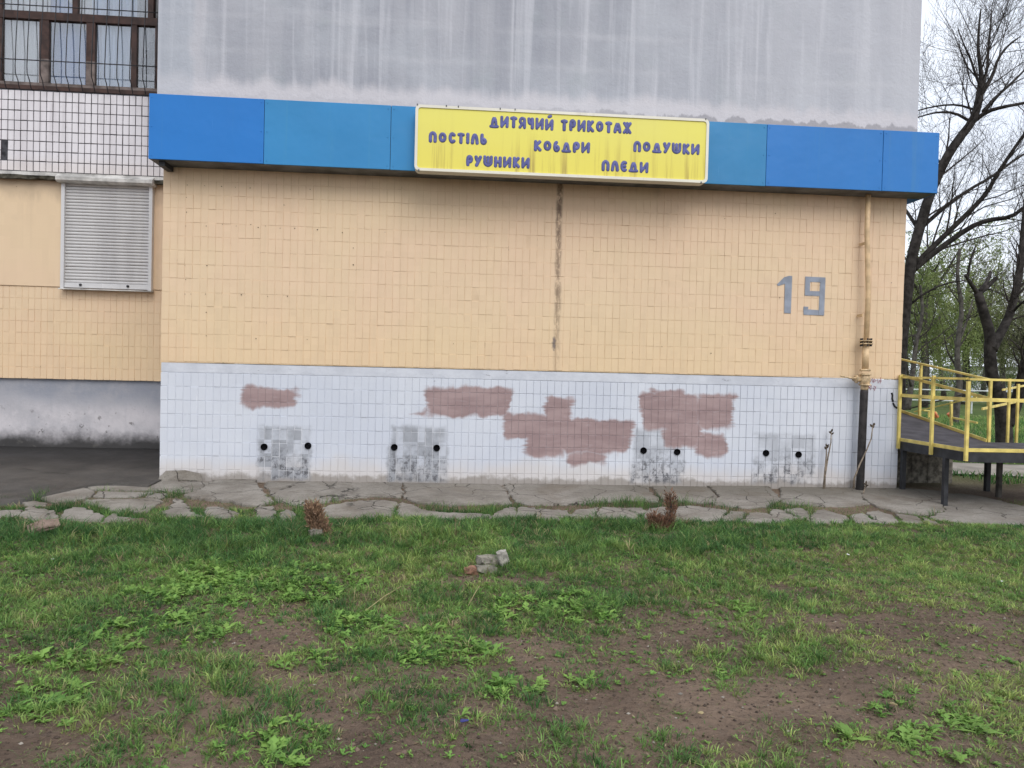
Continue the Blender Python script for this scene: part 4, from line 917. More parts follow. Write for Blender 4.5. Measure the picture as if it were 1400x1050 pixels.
for px in ((1362,380),(1354,372),(1320,376)):
    pass
tree('pollarded_tree', 'dark pollarded tree with forked trunk behind the ramp railing', L, R2, 2, .16, 1.0, 'bark')
R3 = random.Random(9); L = []
add([(1305,600),(1306,563),(1310,540),(1312,520),(1308,490),(1310,460),(1316,420),(1308,380),(1312,340)], 12, 12, .12, .04, .35); add([(1310,470),(1322,440),(1330,410)], 12, 12.5, .05, .02, .1)
tree('thin_tree', 'slim crooked tree between the railing posts and the fork', L, R3, 2, .36, 1.7, 'bark_grey')
R3 = random.Random(12); L = []
add([(1240,560),(1245,530),(1249,500),(1252,470),(1262,430),(1258,390)], 16, 16, .12, .04, .35); add([(1246,530),(1240,505),(1236,470)], 16, 15, .06, .03, .2)
tree('thin_tree', 'slim tree close to the right edge of the building', L, R3, 2, .38, 2.0, 'bark_grey')

def willow(base, H, W, ns, label, seed, col, col2, group='green willows in the park', weep=.75):
    r = random.Random(seed); q = np.random.default_rng(seed); t = empty('willow_tree', label, 'tree', group, loc=base)
    tr = MB(); tr.tube([(0,0,-.1),(.05,0,H*.2),(-.05,.05,H*.4),(0,0,H*.72)], [H*.026, H*.021, H*.016, H*.006], 8)
    tips = []
    for k in range(13):
        a = r.uniform(0, 6.28); z = H*r.uniform(.28, .7); d = Vector((math.cos(a), math.sin(a), r.uniform(.35, 1.0))); P_ = branch_path(Vector((0,0,z)), d, W*r.uniform(.5, 1.0), 6, .16, -.03, r)
        tr.tube(P_, [H*.009*(1-.8*i/5)+.006 for i in range(7)], 5, False); tips += P_[1:]
    tr.build('trunk', M['bark_grey'], t, True)
    Vl = []; Tl = []; nl = 0
    for s_ in range(ns):
        p = tips[r.randrange(len(tips))]+Vector((r.gauss(0,.6), r.gauss(0,.6), r.gauss(.0,.7))); L_ = r.uniform(.5, 2.4)*weep; m_ = int(13+L_*13); sway = (r.gauss(0,.1), r.gauss(0,.1)); cf = r.random()
        c_ = [col[i]*(1-cf)+col2[i]*cf for i in range(3)]
        for i in range(m_):
            u = i/m_; c0 = np.array([p.x+sway[0]*u+r.gauss(0,.05), p.y+sway[1]*u+r.gauss(0,.05), p.z-L_*u+.25*math.sin(min(u*3, 3.1))])
            d = q.normal(size=3); d[2] -= .8; d /= np.linalg.norm(d); s2 = np.cross(d, q.normal(size=3)); s2 /= np.linalg.norm(s2); ll, wd = r.uniform(.07, .15), r.uniform(.018, .034)
            Vl += [c0, c0+d*ll*.5+s2*wd, c0+d*ll, c0+d*ll*.5-s2*wd]; g_ = r.uniform(.75, 1.25); Tl += [[c_[0]*g_, c_[1]*g_, c_[2]*g_]]*4; nl += 1
    link('crown', npmesh('crown', np.array(Vl), np.arange(nl*4).reshape(-1, 4), mat=M['leaf'], tint=np.array(Tl)), t)
def wat(px, Y_): p = onY(px, 560, Y_); return (float(p[0]), Y_, 0.0)
G1, G2 = (.16,.22,.07), (.27,.31,.12)
willow(wat(1262, 24), 8.2, 4.2, 900, 'pale green willow nearest the building edge', 21, G1, G2)
willow(wat(1318, 29), 8.6, 4.6, 900, 'drooping fresh green willow behind the slim crooked tree', 22, (.15,.20,.065), (.25,.28,.11))
willow(wat(1368, 34), 7.8, 4.4, 760, 'hazy pale willow behind the forked trunk', 23, (.19,.215,.10), (.26,.275,.14))
willow(wat(1412, 26), 7.4, 4.4, 620, 'sparse grey green willow at the right edge', 24, (.18,.19,.11), (.25,.25,.15))
willow(wat(1235, 40), 9.0, 5.0, 760, 'tall olive willow mostly hidden by the building', 25, (.14,.18,.065), (.21,.235,.10))
# bare trees far off
for i, (px, Y_, H, lb) in enumerate(((1290, 46, 11, 'faint bare tree far off between the willows'), (1345, 52, 12, 'faint bare tree far off left of the forked trunk'), (1395, 44, 10, 'faint bare tree far off at the right edge'), (1425, 38, 10, 'faint bare tree beyond the right edge railing'))):
    r = random.Random(40+i); b_ = wat(px, Y_); t = empty('distant_tree', lb, 'tree', 'distant bare trees', loc=b_); tr = MB(); P_ = branch_path(Vector((0,0,-.1)), Vector((0,0,1)), H*.8, 6, .07, .1, r)
    tr.tube(P_, [.2*(1-.85*k/6) for k in range(7)], 7); tr.build('trunk', M['bark_grey'], t, True); cr_ = MB(); sprout(cr_, P_, .14, 2, r, .3, 3.6, .06, 1.1, .2); cr_.build('crown', M['twig'], t)
# low hedge line far behind
def shrub(px, Y_, H, W, label, seed):
    r = np.random.default_rng(seed); n_ = 2600; b_ = wat(px, Y_); t = empty('shrub', label, 'shrub', 'shrubs at the far side of the park', loc=b_)
    u = r.normal(size=(n_, 3)); u /= np.linalg.norm(u, axis=1)[:, None]; rad = r.random(n_)**.4*(1+.3*np.sin(u[:, 0]*5+seed)); c_ = u*rad[:, None]*np.array([W/2, W/2, H/2])+np.array([0, 0, H*.5])
    d = r.normal(size=(n_, 3)); d /= np.linalg.norm(d, axis=1)[:, None]; e = np.cross(d, r.normal(size=(n_, 3))); e /= np.linalg.norm(e, axis=1)[:, None]; l_ = r.uniform(.07, .15, n_)[:, None]
    Vs = np.stack([c_, c_+d*l_*.5+e*l_*.25, c_+d*l_, c_+d*l_*.5-e*l_*.25], 1).reshape(-1, 3); cc = np.array([.07,.10,.035])*r.uniform(.6, 1.5, n_)[:, None]
    link('crown', npmesh('crown', Vs, np.arange(n_*4).reshape(-1, 4), mat=M['leaf'], tint=np.repeat(cc, 4, 0)), t)
    tr = MB()
    for k in range(5): tr.tube(branch_path(Vector((0,0,-.05)), Vector((r.normal()*.5, r.normal()*.5, 1)), H*.8, 4, .15, .05, random.Random(seed+k)), [.04,.03,.025,.015,.008], 5, False)
    tr.build('stem', M['bark'], t)
for i, (px, Y_, H, W) in enumerate(((1240,52,2.6,6),(1275,56,2.2,6),(1312,50,2.8,6),(1340,58,2.4,7),(1378,54,2.3,6),(1410,50,2.6,7))): shrub(px, Y_, H, W, ('far green shrub behind the willows, %s from the building edge' % ('first','second','third','fourth','fifth','sixth')[i]), 60+i)
# pale pipe fence across the park
fn = empty('park_fence', 'low pale pipe fence across the park lawn', 'fence'); Yf = 19
xa, xb2 = onY(1225, 550, Yf)[0], onY(1450, 550, Yf)[0]
for z_ in (.85, .45): mb = MB(); mb.tube([(xa, Yf, z_), (xb2, Yf, z_)], .025, 6); mb.build('rail', M['fence_pale'], fn)
x = xa
while x < xb2: mb = MB(); mb.tube([(x, Yf, -.05), (x, Yf, .95)], .03, 6); mb.build('post', M['fence_pale'], fn); x += 1.5
bw = empty('far_building', 'long low whitewashed building at the far side of the park', 'building'); Yw = 70; xa, xb2 = onY(1335, 550, Yw)[0], onY(1460, 550, Yw)[0]
sweepbox('wall', (xa, Yw, -.1), (xb2, Yw+6, 2.6), M['far_wall'], bw); sweepbox('roof', (xa-.3, Yw-.3, 2.6), (xb2+.3, Yw+6.3, 2.8), M['soffit'], bw)
for k in range(5): sweepbox('window', (xa+1.2+k*2.0, Yw-.03, 1.0), (xa+2.2+k*2.0, Yw+.02, 2.0), M['dark'], bw)
# playground bars far in the park
pg = empty('play_frame', 'small yellow play frame far behind the ramp', 'play equipment'); Yg = 14
for (a, b) in (((1258,560),(1258,572)), ((1258,560),(1280,564)), ((1280,564),(1280,576)), ((1270,562),(1270,574))): mb = MB(); mb.tube([onY(*a, Yg), onY(*b, Yg)], .03, 6); mb.build('bar', M['ramp_yellow'], pg)
for (a, b) in (((1276,564),(1281,571)), ((1297,565),(1301,570))): mb = MB(); mb.tube([onY(*a, Yg), onY(*b, Yg)], .07, 6); mb.build('panel', M['orange'], pg)

# ------------------------------------------------------------------ young shoots, dead shrubs, rubble
def shoot(label, paths, Y_):
    t = empty('sapling_shoot', label, 'sapling', 'bare young shoots by the gas pipe')
    for P_ in paths:
        q = [onY(px, py, Y_) for px, py in P_]; mb = MB(); mb.tube(q, [.011*(1-.55*i/(len(q)-1)) for i in range(len(q))], 7); st = mb.build('stem', M['shoot'], t, True)
        tip = Vector(q[-1])
        for k in range(6):
            d = Vector((rng.normal(), rng.normal()*.6, abs(rng.normal())*.8)).normalized(); mb = MB(); b0 = tip+Vector((0, 0, -.012*k*.6)); mb.tube([b0, b0+d*.014, b0+d*.030, b0+d*.040], [.003,.009,.008,.001], 6); mb.build('bud', M['bud'], st, True)
shoot('forked bare shoot with buds left of the gas pipe', [[(1127,672),(1128,650),(1132,625),(1136,605),(1136.5,590)], [(1126,668),(1128,642),(1130,622),(1130,610)]], -.07)
shoot('curved bare shoot crossing the black gas pipe', [[(1167,668),(1168,654),(1175,636),(1185,615),(1191,600),(1193.5,581)]], -.20)
shoot('short thin shoot at the foot of the gas pipe', [[(1178,686),(1181,672),(1184,662)]], -.30)

def dead_shrub(label, base, lobes, n_, seed, cols):
    r = np.random.default_rng(seed); t = empty('dead_shrub', label, 'shrub', 'dead brown shrubs at the edge of the lawn')
    tr = MB(); Vs = []; Ts = []
    for (P_, w0, w1, wt) in lobes:
        P_ = [np.array(p) for p in P_]; tr.tube(P_, [.016*(1-.6*i/(len(P_)-1)) for i in range(len(P_))], 6)
        m_ = int(n_*wt)
        for _ in range(m_):
            u = r.random()*(len(P_)-1); i = int(min(u, len(P_)-2)); c0 = P_[i]+(P_[i+1]-P_[i])*(u-i); wd = w0+(w1-w0)*u/(len(P_)-1)
            a = r.random()*6.283; rr = wd*r.random()**.5; c0 = c0+np.array([math.cos(a)*rr, math.sin(a)*rr, r.normal()*.02])
            d = np.array([math.cos(a)*.5, math.sin(a)*.5, .9])+r.normal(size=3)*.35; d /= np.linalg.norm(d); e = np.cross(d, r.normal(size=3)); e /= np.linalg.norm(e); l_ = r.uniform(.018, .05); wv = r.uniform(.002, .006)
            Vs += [c0, c0+d*l_*.5+e*wv, c0+d*l_, c0+d*l_*.5-e*wv]; k = r.random(); cc = np.array(cols[0])*(1-k)+np.array(cols[1])*k; cc = cc*r.uniform(.5, 1.3); Ts += [cc]*4
    tr.build('stem', M['bark'], t); link('foliage', npmesh('foliage', np.array(Vs), np.arange(len(Vs)).reshape(-1, 4), mat=M['dead'], tint=np.array(Ts)), t)
b1 = onG(440, 737); Yd = b1[1]
def at1(px, py): return onY(px, py, Yd)
dead_shrub('dead russet dwarf conifer leaning left at the lawn edge', b1, [([at1(443,742), at1(438,722), at1(431,705), at1(426,692)], .072, .05, .75), ([at1(434,738), at1(428,715), at1(425,700)], .05, .035, .25)], 3200, 71, ((.38,.245,.155), (.22,.145,.10)))
b2 = onG(903, 728); Yd = b2[1]
dead_shrub('dead brown dwarf conifer with one tall bent plume at the lawn edge', b2, [([at1(909,732), at1(914,715), at1(918,697), at1(916,676)], .035, .045, .4), ([at1(903,732), at1(899,718), at1(893,706)], .10, .045, .45), ([at1(908,730), at1(908,712)], .06, .05, .15)], 2400, 72, ((.24,.12,.075), (.17,.115,.08)))

def rock(name, label, cat, c, size, mat, seed, rot=(0,0,0), group=None, cut=9):
    # broken lump: a box chopped by random planes
    import bmesh
    r = random.Random(seed); bm_ = bmesh.new(); bmesh.ops.create_cube(bm_, size=1.0); bmesh.ops.subdivide_edges(bm_, edges=bm_.edges[:], cuts=2, use_grid_fill=True)
    for _ in range(cut):
        nrm = Vector((r.gauss(0,1), r.gauss(0,1), r.gauss(0,1))).normalized(); res = bmesh.ops.bisect_plane(bm_, geom=bm_.verts[:]+bm_.edges[:]+bm_.faces[:], plane_co=nrm*r.uniform(.42, .62), plane_no=nrm, clear_outer=True)
        es = [e for e in res['geom_cut'] if isinstance(e, bmesh.types.BMEdge)]
        if es: bmesh.ops.contextual_create(bm_, geom=es)
    for v in bm_.verts: v.co += Vector((r.gauss(0,.018), r.gauss(0,.018), r.gauss(0,.018))); v.co = Vector((v.co.x*size[0], v.co.y*size[1], v.co.z*size[2]))
    me = bpy.data.meshes.new(name); bm_.to_mesh(me); bm_.free(); me.materials.append(M[mat]); o = link(name, me); o.location = c; o.rotation_euler = rot
    return tag(o, label, cat, group)
def gp3(px, py, dz=0): p = onG(px, py); return (float(p[0]), float(p[1]), float(gz(p[0], p[1]))+dz)
RG = 'rubble on the lawn'
rock('concrete_chunk', 'pale elongated concrete piece leaning on the rubble in the lawn', 'rubble', gp3(688, 782, .05), (.065,.045,.145), 'stone_pale', 1, (.25, -.42, .3), RG)
rock('concrete_chunk', 'large dirty concrete lump in the middle of the lawn rubble', 'rubble', gp3(667, 779, .02), (.16,.12,.08), 'stone_grey', 2, (.2, .1, .5), RG)
rock('concrete_chunk', 'low flat concrete fragment in front of the dirty lump', 'rubble', gp3(664, 786, .02), (.14,.08,.05), 'stone_grey', 3, (0, .1, .2), RG)
rock('brick_fragment', 'broken reddish brick at the left of the lawn rubble', 'rubble', gp3(646, 787, .015), (.10,.075,.06), 'brick_red', 4, (.3, .35, .6), RG)
rock('flat_stone', 'flat brown stone lying in the grass at the left edge', 'stone', gp3(59, 738, .05), (.20,.15,.04), 'stone_brown', 5, (.18, -.28, .5))
rock('concrete_chunk', 'small grey lump at the foot of the leaning dead conifer', 'rubble', gp3(432, 739, .02), (.11,.09,.08), 'stone_grey', 6, (.2, .1, .5), RG)
def scrap(label, px, py, s_, mat, seed, cat='litter'):
    r = random.Random(seed); c = gp3(px, py, .022); n_ = 7; mb = MB(); ang = sorted(r.uniform(0, 6.28) for _ in range(n_))
    T_ = [(math.cos(a)*s_*r.uniform(.6,1), math.sin(a)*s_*r.uniform(.6,1), r.uniform(0, .25)*s_) for a in ang]; mb.add([(x+c[0], y+c[1], z+c[2]) for x, y, z in T_]+[(x*.9+c[0], y*.9+c[1], z-.003+c[2]) for x, y, z in T_]+[(c[0], c[1], c[2]+.3*s_)], [(i, (i+1) % n_, 2*n_) for i in range(n_)]+[(i, n_+i, n_+(i+1) % n_, (i+1) % n_) for i in range(n_)])
    tag(mb.build('litter_scrap', M[mat]), label, cat, 'litter on the lawn')
scrap('crumpled white paper scrap right of centre below the slabs', 1159, 766, .022, 'paper', 1); scrap('white scrap in the grass at the far right', 1367, 803, .022, 'paper', 2); scrap('dark blue plastic bit on the bare soil near the bottom', 634, 1006, .020, 'blue_plastic', 3)
scrap('pale dry leaf on the soil below the number nineteen', 1221, 985, .024, 'straw', 4, 'leaf'); scrap('pale straw scrap on the dark soil at lower right', 956, 997, .020, 'straw', 5, 'leaf'); scrap('tiny white petal scrap in grass at upper left', 72, 776, .016, 'paper', 6)
for k, (a, b) in enumerate((((499,846),(548,812)), ((655,812),(640,836)))):
    p, q = gp3(*a, .025), gp3(*b, .025); mb = MB(); mb.tube([p, tuple((p[i]+q[i])/2+(.012 if i == 2 else .006) for i in range(3)), q], .0022, 4); tag(mb.build('dry_stalk', M['straw']), ('long dry stalk lying in the grass left of centre', 'short dry stalk lying below the rubble')[k], 'stalk', 'dry stalks in the grass')

# ------------------------------------------------------------------ grass and weeds
BARE = [(210,885,130,16,.95),(390,905,85,38,.95),(330,880,60,14,.8),(50,1030,70,30,.8),(200,965,28,16,.6),(300,965,40,14,.6),(545,938,75,14,1),(600,965,65,26,.95),(720,890,80,34,.9),(690,862,45,12,.7),(770,955,60,35,.85),(705,795,75,9,.9),(660,790,24,10,.9),
        (900,965,70,45,.85),(1220,847,190,12,.95),(1080,812,50,14,.7),(1170,885,90,26,.75),(1160,990,80,70,.9),(1010,1000,70,40,.85),(1300,905,90,14,.6),(1130,935,60,16,.85),(1340,880,60,10,.5),(930,880,40,24,.7),(1060,775,50,8,.5),(905,735,26,7,.8),(840,1005,80,40,.6),(470,1010,30,26,.5),(700,1020,60,30,.5),(560,728,22,6,.6),(925,750,30,6,.5)]
LUSH = [(200,865,90,26),(560,890,100,34),(365,1018,82,28),(52,958,52,32),(390,910,30,9),(695,945,42,11),(1350,985,62,28),(1215,962,40,18),(740,965,14,8),(430,905,30,14),(1020,838,30,10),(500,855,60,18),(330,800,130,30),(760,835,90,20),(90,905,60,14),(1240,1012,50,18),(1330,1035,40,10),(920,915,40,12),(820,935,40,10),(1150,1010,30,12),(640,985,20,8),(980,925,26,9)]
def ell(px, py, e): return ((px-e[0])/e[2])**2+((py-e[1])/e[3])**2
def cover(P):
    px, py = toPx(P); x, y = P[:, 0], P[:, 1]
    wob = (fbm(x, y, 3.6, 31, 5)-.5)*4.6
    b = sstep(py+90*(fbm(x, y, .9, 41)-.5), 985, 860)*.5+.50           # fuller towards the slabs
    n1 = fbm(x, y, 2.2, 51); b = b*np.maximum(.25+1.4*sstep(n1, .36, .60), 1.1*sstep(py+60*(n1-.5), 860, 790))
    d = np.zeros(len(P))
    for e in BARE: d = np.maximum(d, .92*e[4]*sstep(ell(px, py, e)+wob, 1.6, .3))
    l_ = np.zeros(len(P))
    for e in LUSH: l_ = np.maximum(l_, sstep(ell(px, py, e)+wob, 1.5, .6))
    return np.clip(np.maximum(b*(1-d), l_*.9), 0, 1), l_, d, px, py
def in_slabs(P):
    ins = np.zeros(len(P), bool)
    for W in SLABW:
        lo, hi = W.min(0), W.max(0); m_ = (P[:, 0] > lo[0]) & (P[:, 0] < hi[0]) & (P[:, 1] > lo[1]) & (P[:, 1] < hi[1]); idx = np.where(m_)[0]
        if not len(idx): continue
        q = P[idx]; c = np.zeros(len(idx), bool); n_ = len(W)
        for i in range(n_):
            a, b = W[i], W[(i+1) % n_]; k = ((a[1] > q[:, 1]) != (b[1] > q[:, 1])); c ^= k & (q[:, 0] < (b[0]-a[0])*(q[:, 1]-a[1])/(b[1]-a[1]+1e-12)+a[0])
        ins[idx] |= c
    return ins
def blades(name, label, B, az, lean, h, wd, tint, mat, curl=.6):
    n_ = len(B); d = np.stack([np.cos(az), np.sin(az), np.zeros(n_)], 1); s_ = np.stack([-np.sin(az), np.cos(az), np.zeros(n_)], 1)*(wd/2)[:, None]
    tw = rng.normal(size=n_)*.8; s_ = s_*np.cos(tw)[:, None]+d*(np.sin(tw)*wd/2)[:, None]
    up = np.array([0, 0, 1.0]); m1 = B+d*(h*.45*np.sin(lean))[:, None]+up*(h*.55*np.cos(lean))[:, None]; l2 = np.minimum(lean+curl, 2.0); t_ = m1+d*(h*.5*np.sin(l2))[:, None]+up*(h*.5*np.cos(l2))[:, None]
    Vb = np.stack([B-s_, B+s_, m1+s_*.8, m1-s_*.8, t_], 1).reshape(-1, 3); i = 5*np.arange(n_)
    o = link(name, npmesh(name, Vb, np.stack([i, i+1, i+2, i+3], 1), np.stack([i+3, i+2, i+4], 1), mat, np.repeat(tint, 5, 0)))
    return tag(o, label, kind='stuff')
def sample(n, x0, x1, y0, y1, dens_near=1.0):
    return np.stack([rng.uniform(x0, x1, n), rng.uniform(y0, y1, n)], 1)
def lift(P2): return np.concatenate([P2, gz(P2[:, 0], P2[:, 1])[:, None]-.004], 1)
def inview(P, mg=60):
    px, py = toPx(P); v = (P-CAMP)@FW; return (v > .3) & (px > -mg*3) & (px < 1400+mg*3) & (py < 1050+mg*2)
def hue(P, k=0):
    x, y = P[:, 0], P[:, 1]; a = .5*fbm(x, y, .8, 61+k)+.5*fbm(x, y, 5.5, 65+k, 3); b = rng.random(len(P)); px, py = toPx(P)
    dark, mid, yel = np.array([.062,.150,.046]), np.array([.165,.29,.078]), np.array([.315,.385,.12])
    f = np.clip((a-.34)*2.6+(b-.5)*.7+.30*sstep(px, 850, 1350)-.35*sstep(py, 770, 720), 0, 1)[:, None]
    c = np.where(f < .5, dark+(mid-dark)*f*2, mid+(yel-mid)*(f-.5)*2); dry = (rng.random(len(P)) < .07)[:, None]
    return np.where(dry, np.array([.32,.27,.15]), c)*rng.uniform(.6, 1.4, len(P))[:, None]
# lawn: tufts of blades radiating from one root, with dark gaps between
def tufts(name, label, nt_, per, box, hk, wk, seedk, spread=.02):
    P2 = sample(nt_, *box); P = lift(P2); P = P[inview(P)]; cv, lu, ba, px, py = cover(P)
    k = (rng.random(len(P)) < cv) & ~in_slabs(P); P, cv, px, py = P[k], cv[k], px[k], py[k]; n0 = len(P)
    tall = sstep(py, 800, 725)*(1-.65*sstep(px, 850, 1150)); pat = fbm(P[:, 0], P[:, 1], 3.0, 71)
    h0 = hk*(.026+.030*cv*pat*1.6+.11*tall*np.clip(pat-.28, 0, 1)*sstep(py, 696, 735))*rng.uniform(.6, 1.5, n0)*(1-.25*sstep(px, 900, 1300)); c0 = hue(P, seedk)
    m_ = rng.integers(per[0], per[1], n0); I_ = np.repeat(np.arange(n0), m_); N_ = len(I_); az = rng.uniform(0, 6.283, N_); rr = np.abs(rng.normal(size=N_))*spread
    B = P[I_]+np.stack([np.cos(az)*rr, np.sin(az)*rr, np.zeros(N_)], 1); az = az+rng.normal(size=N_)*.5
    blades(name, label, B, az, .15+np.abs(rng.normal(size=N_))*.35+rr/spread*.28, h0[I_]*rng.uniform(.5, 1.3, N_), wk*rng.uniform(.6, 1.4, N_), c0[I_]*rng.uniform(.72, 1.3, N_)[:, None], M['grass'])
tufts('grass', 'green lawn grass in front of the slabs', 52000, (9, 18), (-6, 8, -7.2, -1.25), 1.0, .0046, 0)
tufts('fine_grass', 'fine short green turf between the tufts', 150000, (2, 4), (-6, 8, -7.2, -1.25), .72, .0036, 3, .03)
# thin straggling grass on the bare soil, flatter and greyer
P2 = sample(150000, -4, 6, -7.2, -2.0); P = lift(P2); P = P[inview(P)]; k = rng.random(len(P)) < .5*sstep(fbm(P[:, 0], P[:, 1], 4.5, 81), .40, .62); P = P[k]; n_ = len(P)
t_ = np.where((rng.random(n_) < .45)[:, None], np.array([.25,.205,.13]), np.array([.13,.18,.075]))*rng.uniform(.6, 1.3, n_)[:, None]
blades('dry_grass', 'thin dry straggling grass over the bare soil', P+np.array([0,0,.004]), rng.uniform(0, 6.283, n_), rng.uniform(.9, 1.5, n_), rng.uniform(.03, .09, n_), rng.uniform(.0018, .0036, n_), t_, M['grass'], .25)
# tufts in the cracks of the apron
P2 = sample(110000, -5.2, 6.5, -1.75, -.12); W2 = np.concatenate([P2, np.zeros((len(P2), 1))], 1); ok = ~in_slabs(W2); ok &= rng.random(len(P2)) < .75*sstep(fbm(P2[:, 0], P2[:, 1], 2.6, 91), .30, .60)*sstep(P2[:, 1], -.3, -.75)+.28*(P2[:, 1] < -.5)+.5*(P2[:, 1] < -1.42)
ok &= ~((P2[:, 0] < -3.9) & (P2[:, 1] > -.9)); P2 = P2[ok]; P = np.concatenate([P2, (SLOPE*P2[:, 1]-.05)[:, None]], 1); n_ = len(P)
big = sstep(fbm(P[:, 0], P[:, 1], 2.4, 95), .5, .68)
blades('crack_grass', 'grass growing in the cracks between the slabs', P, rng.uniform(0, 6.283, n_), np.abs(rng.normal(size=n_))*.4, (.045+.075*big)*rng.uniform(.5, 1.4, n_), rng.uniform(.003, .005, n_), hue(P)*.85, M['grass'])
# lawn in the park near the ramp
P2 = sample(90000, 5.4, 20, .4, 16); P = np.concatenate([P2, np.zeros((len(P2), 1))], 1); px, py = toPx(P); yp = np.interp(P[:, 0], [a for a, b in pp], [b for a, b in pp])
k = (px > 1225) & (px < 1460) & ~(np.abs(P[:, 1]-yp) < .8+.25*(fbm(P[:, 0], P[:, 1], 2, 5)-.5)) & ~((P[:, 0] < RX0+RW+.4) & (P[:, 1] < 1.2)); P = P[k]; n_ = len(P)
blades('park_grass', 'park lawn behind the ramp', P, rng.uniform(0, 6.283, n_), np.abs(rng.normal(size=n_))*.5, rng.uniform(.05, .14, n_), rng.uniform(.008, .018, n_), hue(P)*1.05, M['grass'])
# broad-leaved weeds: lobed leaves in rosettes
def weeds():
    P2 = sample(150000, -5, 7, -7.2, -1.6); P = lift(P2); P = P[inview(P)]; cv, lu, ba, px, py = cover(P); dn = fbm(P[:, 0], P[:, 1], 1.7, 101)
    pr = .22*lu*(.3+.7*sstep(fbm(P[:, 0], P[:, 1], 6, 131), .3, .6))+(.10+.16*sstep(dn, .40, .56))*(1-.9*ba)*sstep(py, 960, 830)*sstep(py, 712, 745)*(1-.5*sstep(px, 900, 1150))+.07*sstep(dn, .46, .6)*(1-ba)+.028; k = (rng.random(len(P)) < pr) & ~in_slabs(P); P, lu = P[k], lu[k]; n_ = len(P); ros = rng.integers(5, 10, n_)
    B = np.repeat(P, ros, 0); lu2 = np.repeat(lu, ros); N_ = len(B); az = rng.uniform(0, 6.283, N_); L_ = (.018+.024*lu2)*np.repeat(rng.choice([.5,.7,1.,1.4,1.75], n_, p=[.25,.25,.25,.17,.08])*rng.uniform(.8, 1.2, n_), ros)*rng.uniform(.7, 1.3, N_); wd = L_*np.repeat(rng.uniform(.08, .24, n_), ros); el = rng.uniform(.3, 1.3, N_)
    d = np.stack([np.cos(az), np.sin(az), np.zeros(N_)], 1); s_ = np.stack([-np.sin(az), np.cos(az), np.zeros(N_)], 1); ts = np.array([0, .2, .34, .52, .68, 1.0]); ws = np.array([.12, .7, .28, 1.0, .4, .05]); Vs = []
    for t, w_ in zip(ts, ws):
        e = el*(1-.9*t); c = B+d*(L_*t*np.cos(el*.7))[:, None]+np.array([0,0,1.0])*(L_*(np.sin(el)*t-.55*t*t*np.sin(el)))[:, None]+np.array([0,0,.006]); Vs += [c-s_*(wd*w_)[:, None], c+s_*(wd*w_)[:, None]+np.array([0,0,.002])]
    Vw = np.stack(Vs, 1).reshape(-1, 3); i = 12*np.arange(N_)[:, None]; Q = np.concatenate([np.stack([i[:, 0]+2*k, i[:, 0]+2*k+1, i[:, 0]+2*k+3, i[:, 0]+2*k+2], 1) for k in range(5)])
    g1, g2 = np.array([.13,.28,.06]), np.array([.31,.48,.115]); f = np.repeat(rng.random(n_), ros)[:, None]*.6+.4*lu2[:, None]*rng.random((N_, 1)); c = (g1*(1-f)+g2*f)*rng.uniform(.8, 1.2, (N_, 1))
    pxw, _ = toPx(B); c = c*(1-.12*sstep(pxw, 900, 1300))[:, None]
    tag(link('weeds', npmesh('weeds', Vw, Q, mat=M['grass'], tint=np.repeat(c, 12, 0))), 'bright green broad-leaved weeds in clumps on the lawn', kind='stuff')
weeds()
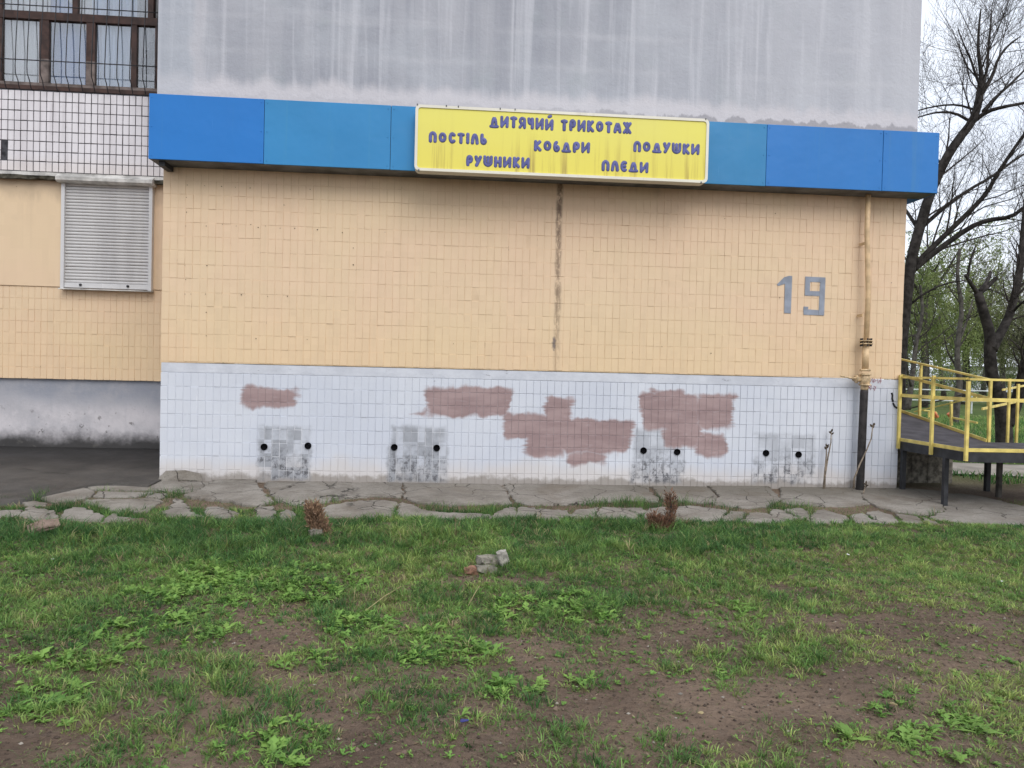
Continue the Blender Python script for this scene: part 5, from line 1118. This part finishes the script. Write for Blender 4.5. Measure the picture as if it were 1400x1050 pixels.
# crumbs of soil and gravel on the bare ground
n_ = 22000; P2 = sample(n_, -4, 6, -7.2, -1.6); P = lift(P2); P = P[inview(P)]; n_ = len(P); r_ = rng.uniform(.002, .009, n_)*rng.uniform(.5, 1.3, n_)
oc = np.array([(1,0,0),(-1,0,0),(0,1,0),(0,-1,0),(0,0,.7),(0,0,-.7)]); Vc = (P[:, None]+np.array([0,0,.006])+oc[None]*(r_[:, None, None]*rng.uniform(.6, 1.3, (n_, 6, 1)))).reshape(-1, 3)
fo = np.array([(0,2,4),(2,1,4),(1,3,4),(3,0,4),(2,0,5),(1,2,5),(3,1,5),(0,3,5)]); tt = np.where((rng.random(n_) < .12)[:, None], np.array([.30,.27,.23]), np.array([.085,.062,.048]))*rng.uniform(.6, 1.4, n_)[:, None]
tag(link('soil_crumbs', npmesh('soil_crumbs', Vc, None, (fo[None]+6*np.arange(n_)[:, None, None]).reshape(-1, 3), M['dead'], np.repeat(tt, 6, 0))), 'crumbs of soil and small stones on the lawn', kind='stuff')

n_ = 3200; P = lift(sample(n_, -4, 6, -7.2, -1.7)); P = P[inview(P)]; cv, lu, ba, px, py = cover(P); P = P[rng.random(len(P)) < .25+.6*ba]; n_ = len(P); r_ = rng.uniform(.006, .020, n_)
Vc = (P[:, None]+np.array([0,0,.004])+oc[None]*(r_[:, None, None]*rng.uniform(.5, 1.3, (n_, 6, 1)))).reshape(-1, 3); tt = np.array([.18,.13,.10])*rng.uniform(.45, 1.35, n_)[:, None]
tag(link('soil_clods', npmesh('soil_clods', Vc, None, (fo[None]+6*np.arange(n_)[:, None, None]).reshape(-1, 3), M['dead'], np.repeat(tt, 6, 0))), 'clods of trodden soil on the bare patches', kind='stuff')
n_ = 9000; P = lift(sample(n_, -4, 6, -7.2, -1.5)); P = P[inview(P)]; n_ = len(P); a_ = rng.uniform(0, 6.283, n_); l_ = rng.uniform(.004, .015, n_); w_ = l_*rng.uniform(.15, .5, n_)
d = np.stack([np.cos(a_), np.sin(a_), rng.normal(size=n_)*.25], 1)*l_[:, None]; e = np.stack([-np.sin(a_), np.cos(a_), rng.normal(size=n_)*.4], 1)*w_[:, None]; c0 = P+np.array([0,0,.010])
tt = np.array([[.22,.16,.10],[.29,.23,.15],[.13,.09,.06]])[rng.integers(0, 3, n_)]*rng.uniform(.7, 1.2, n_)[:, None]
tag(link('dry_litter', npmesh('dry_litter', np.stack([c0-d, c0+e, c0+d, c0-e], 1).reshape(-1, 3), np.arange(n_*4).reshape(-1, 4), mat=M['dead'], tint=np.repeat(tt, 4, 0))), 'dry leaf and straw litter on the lawn', kind='stuff')
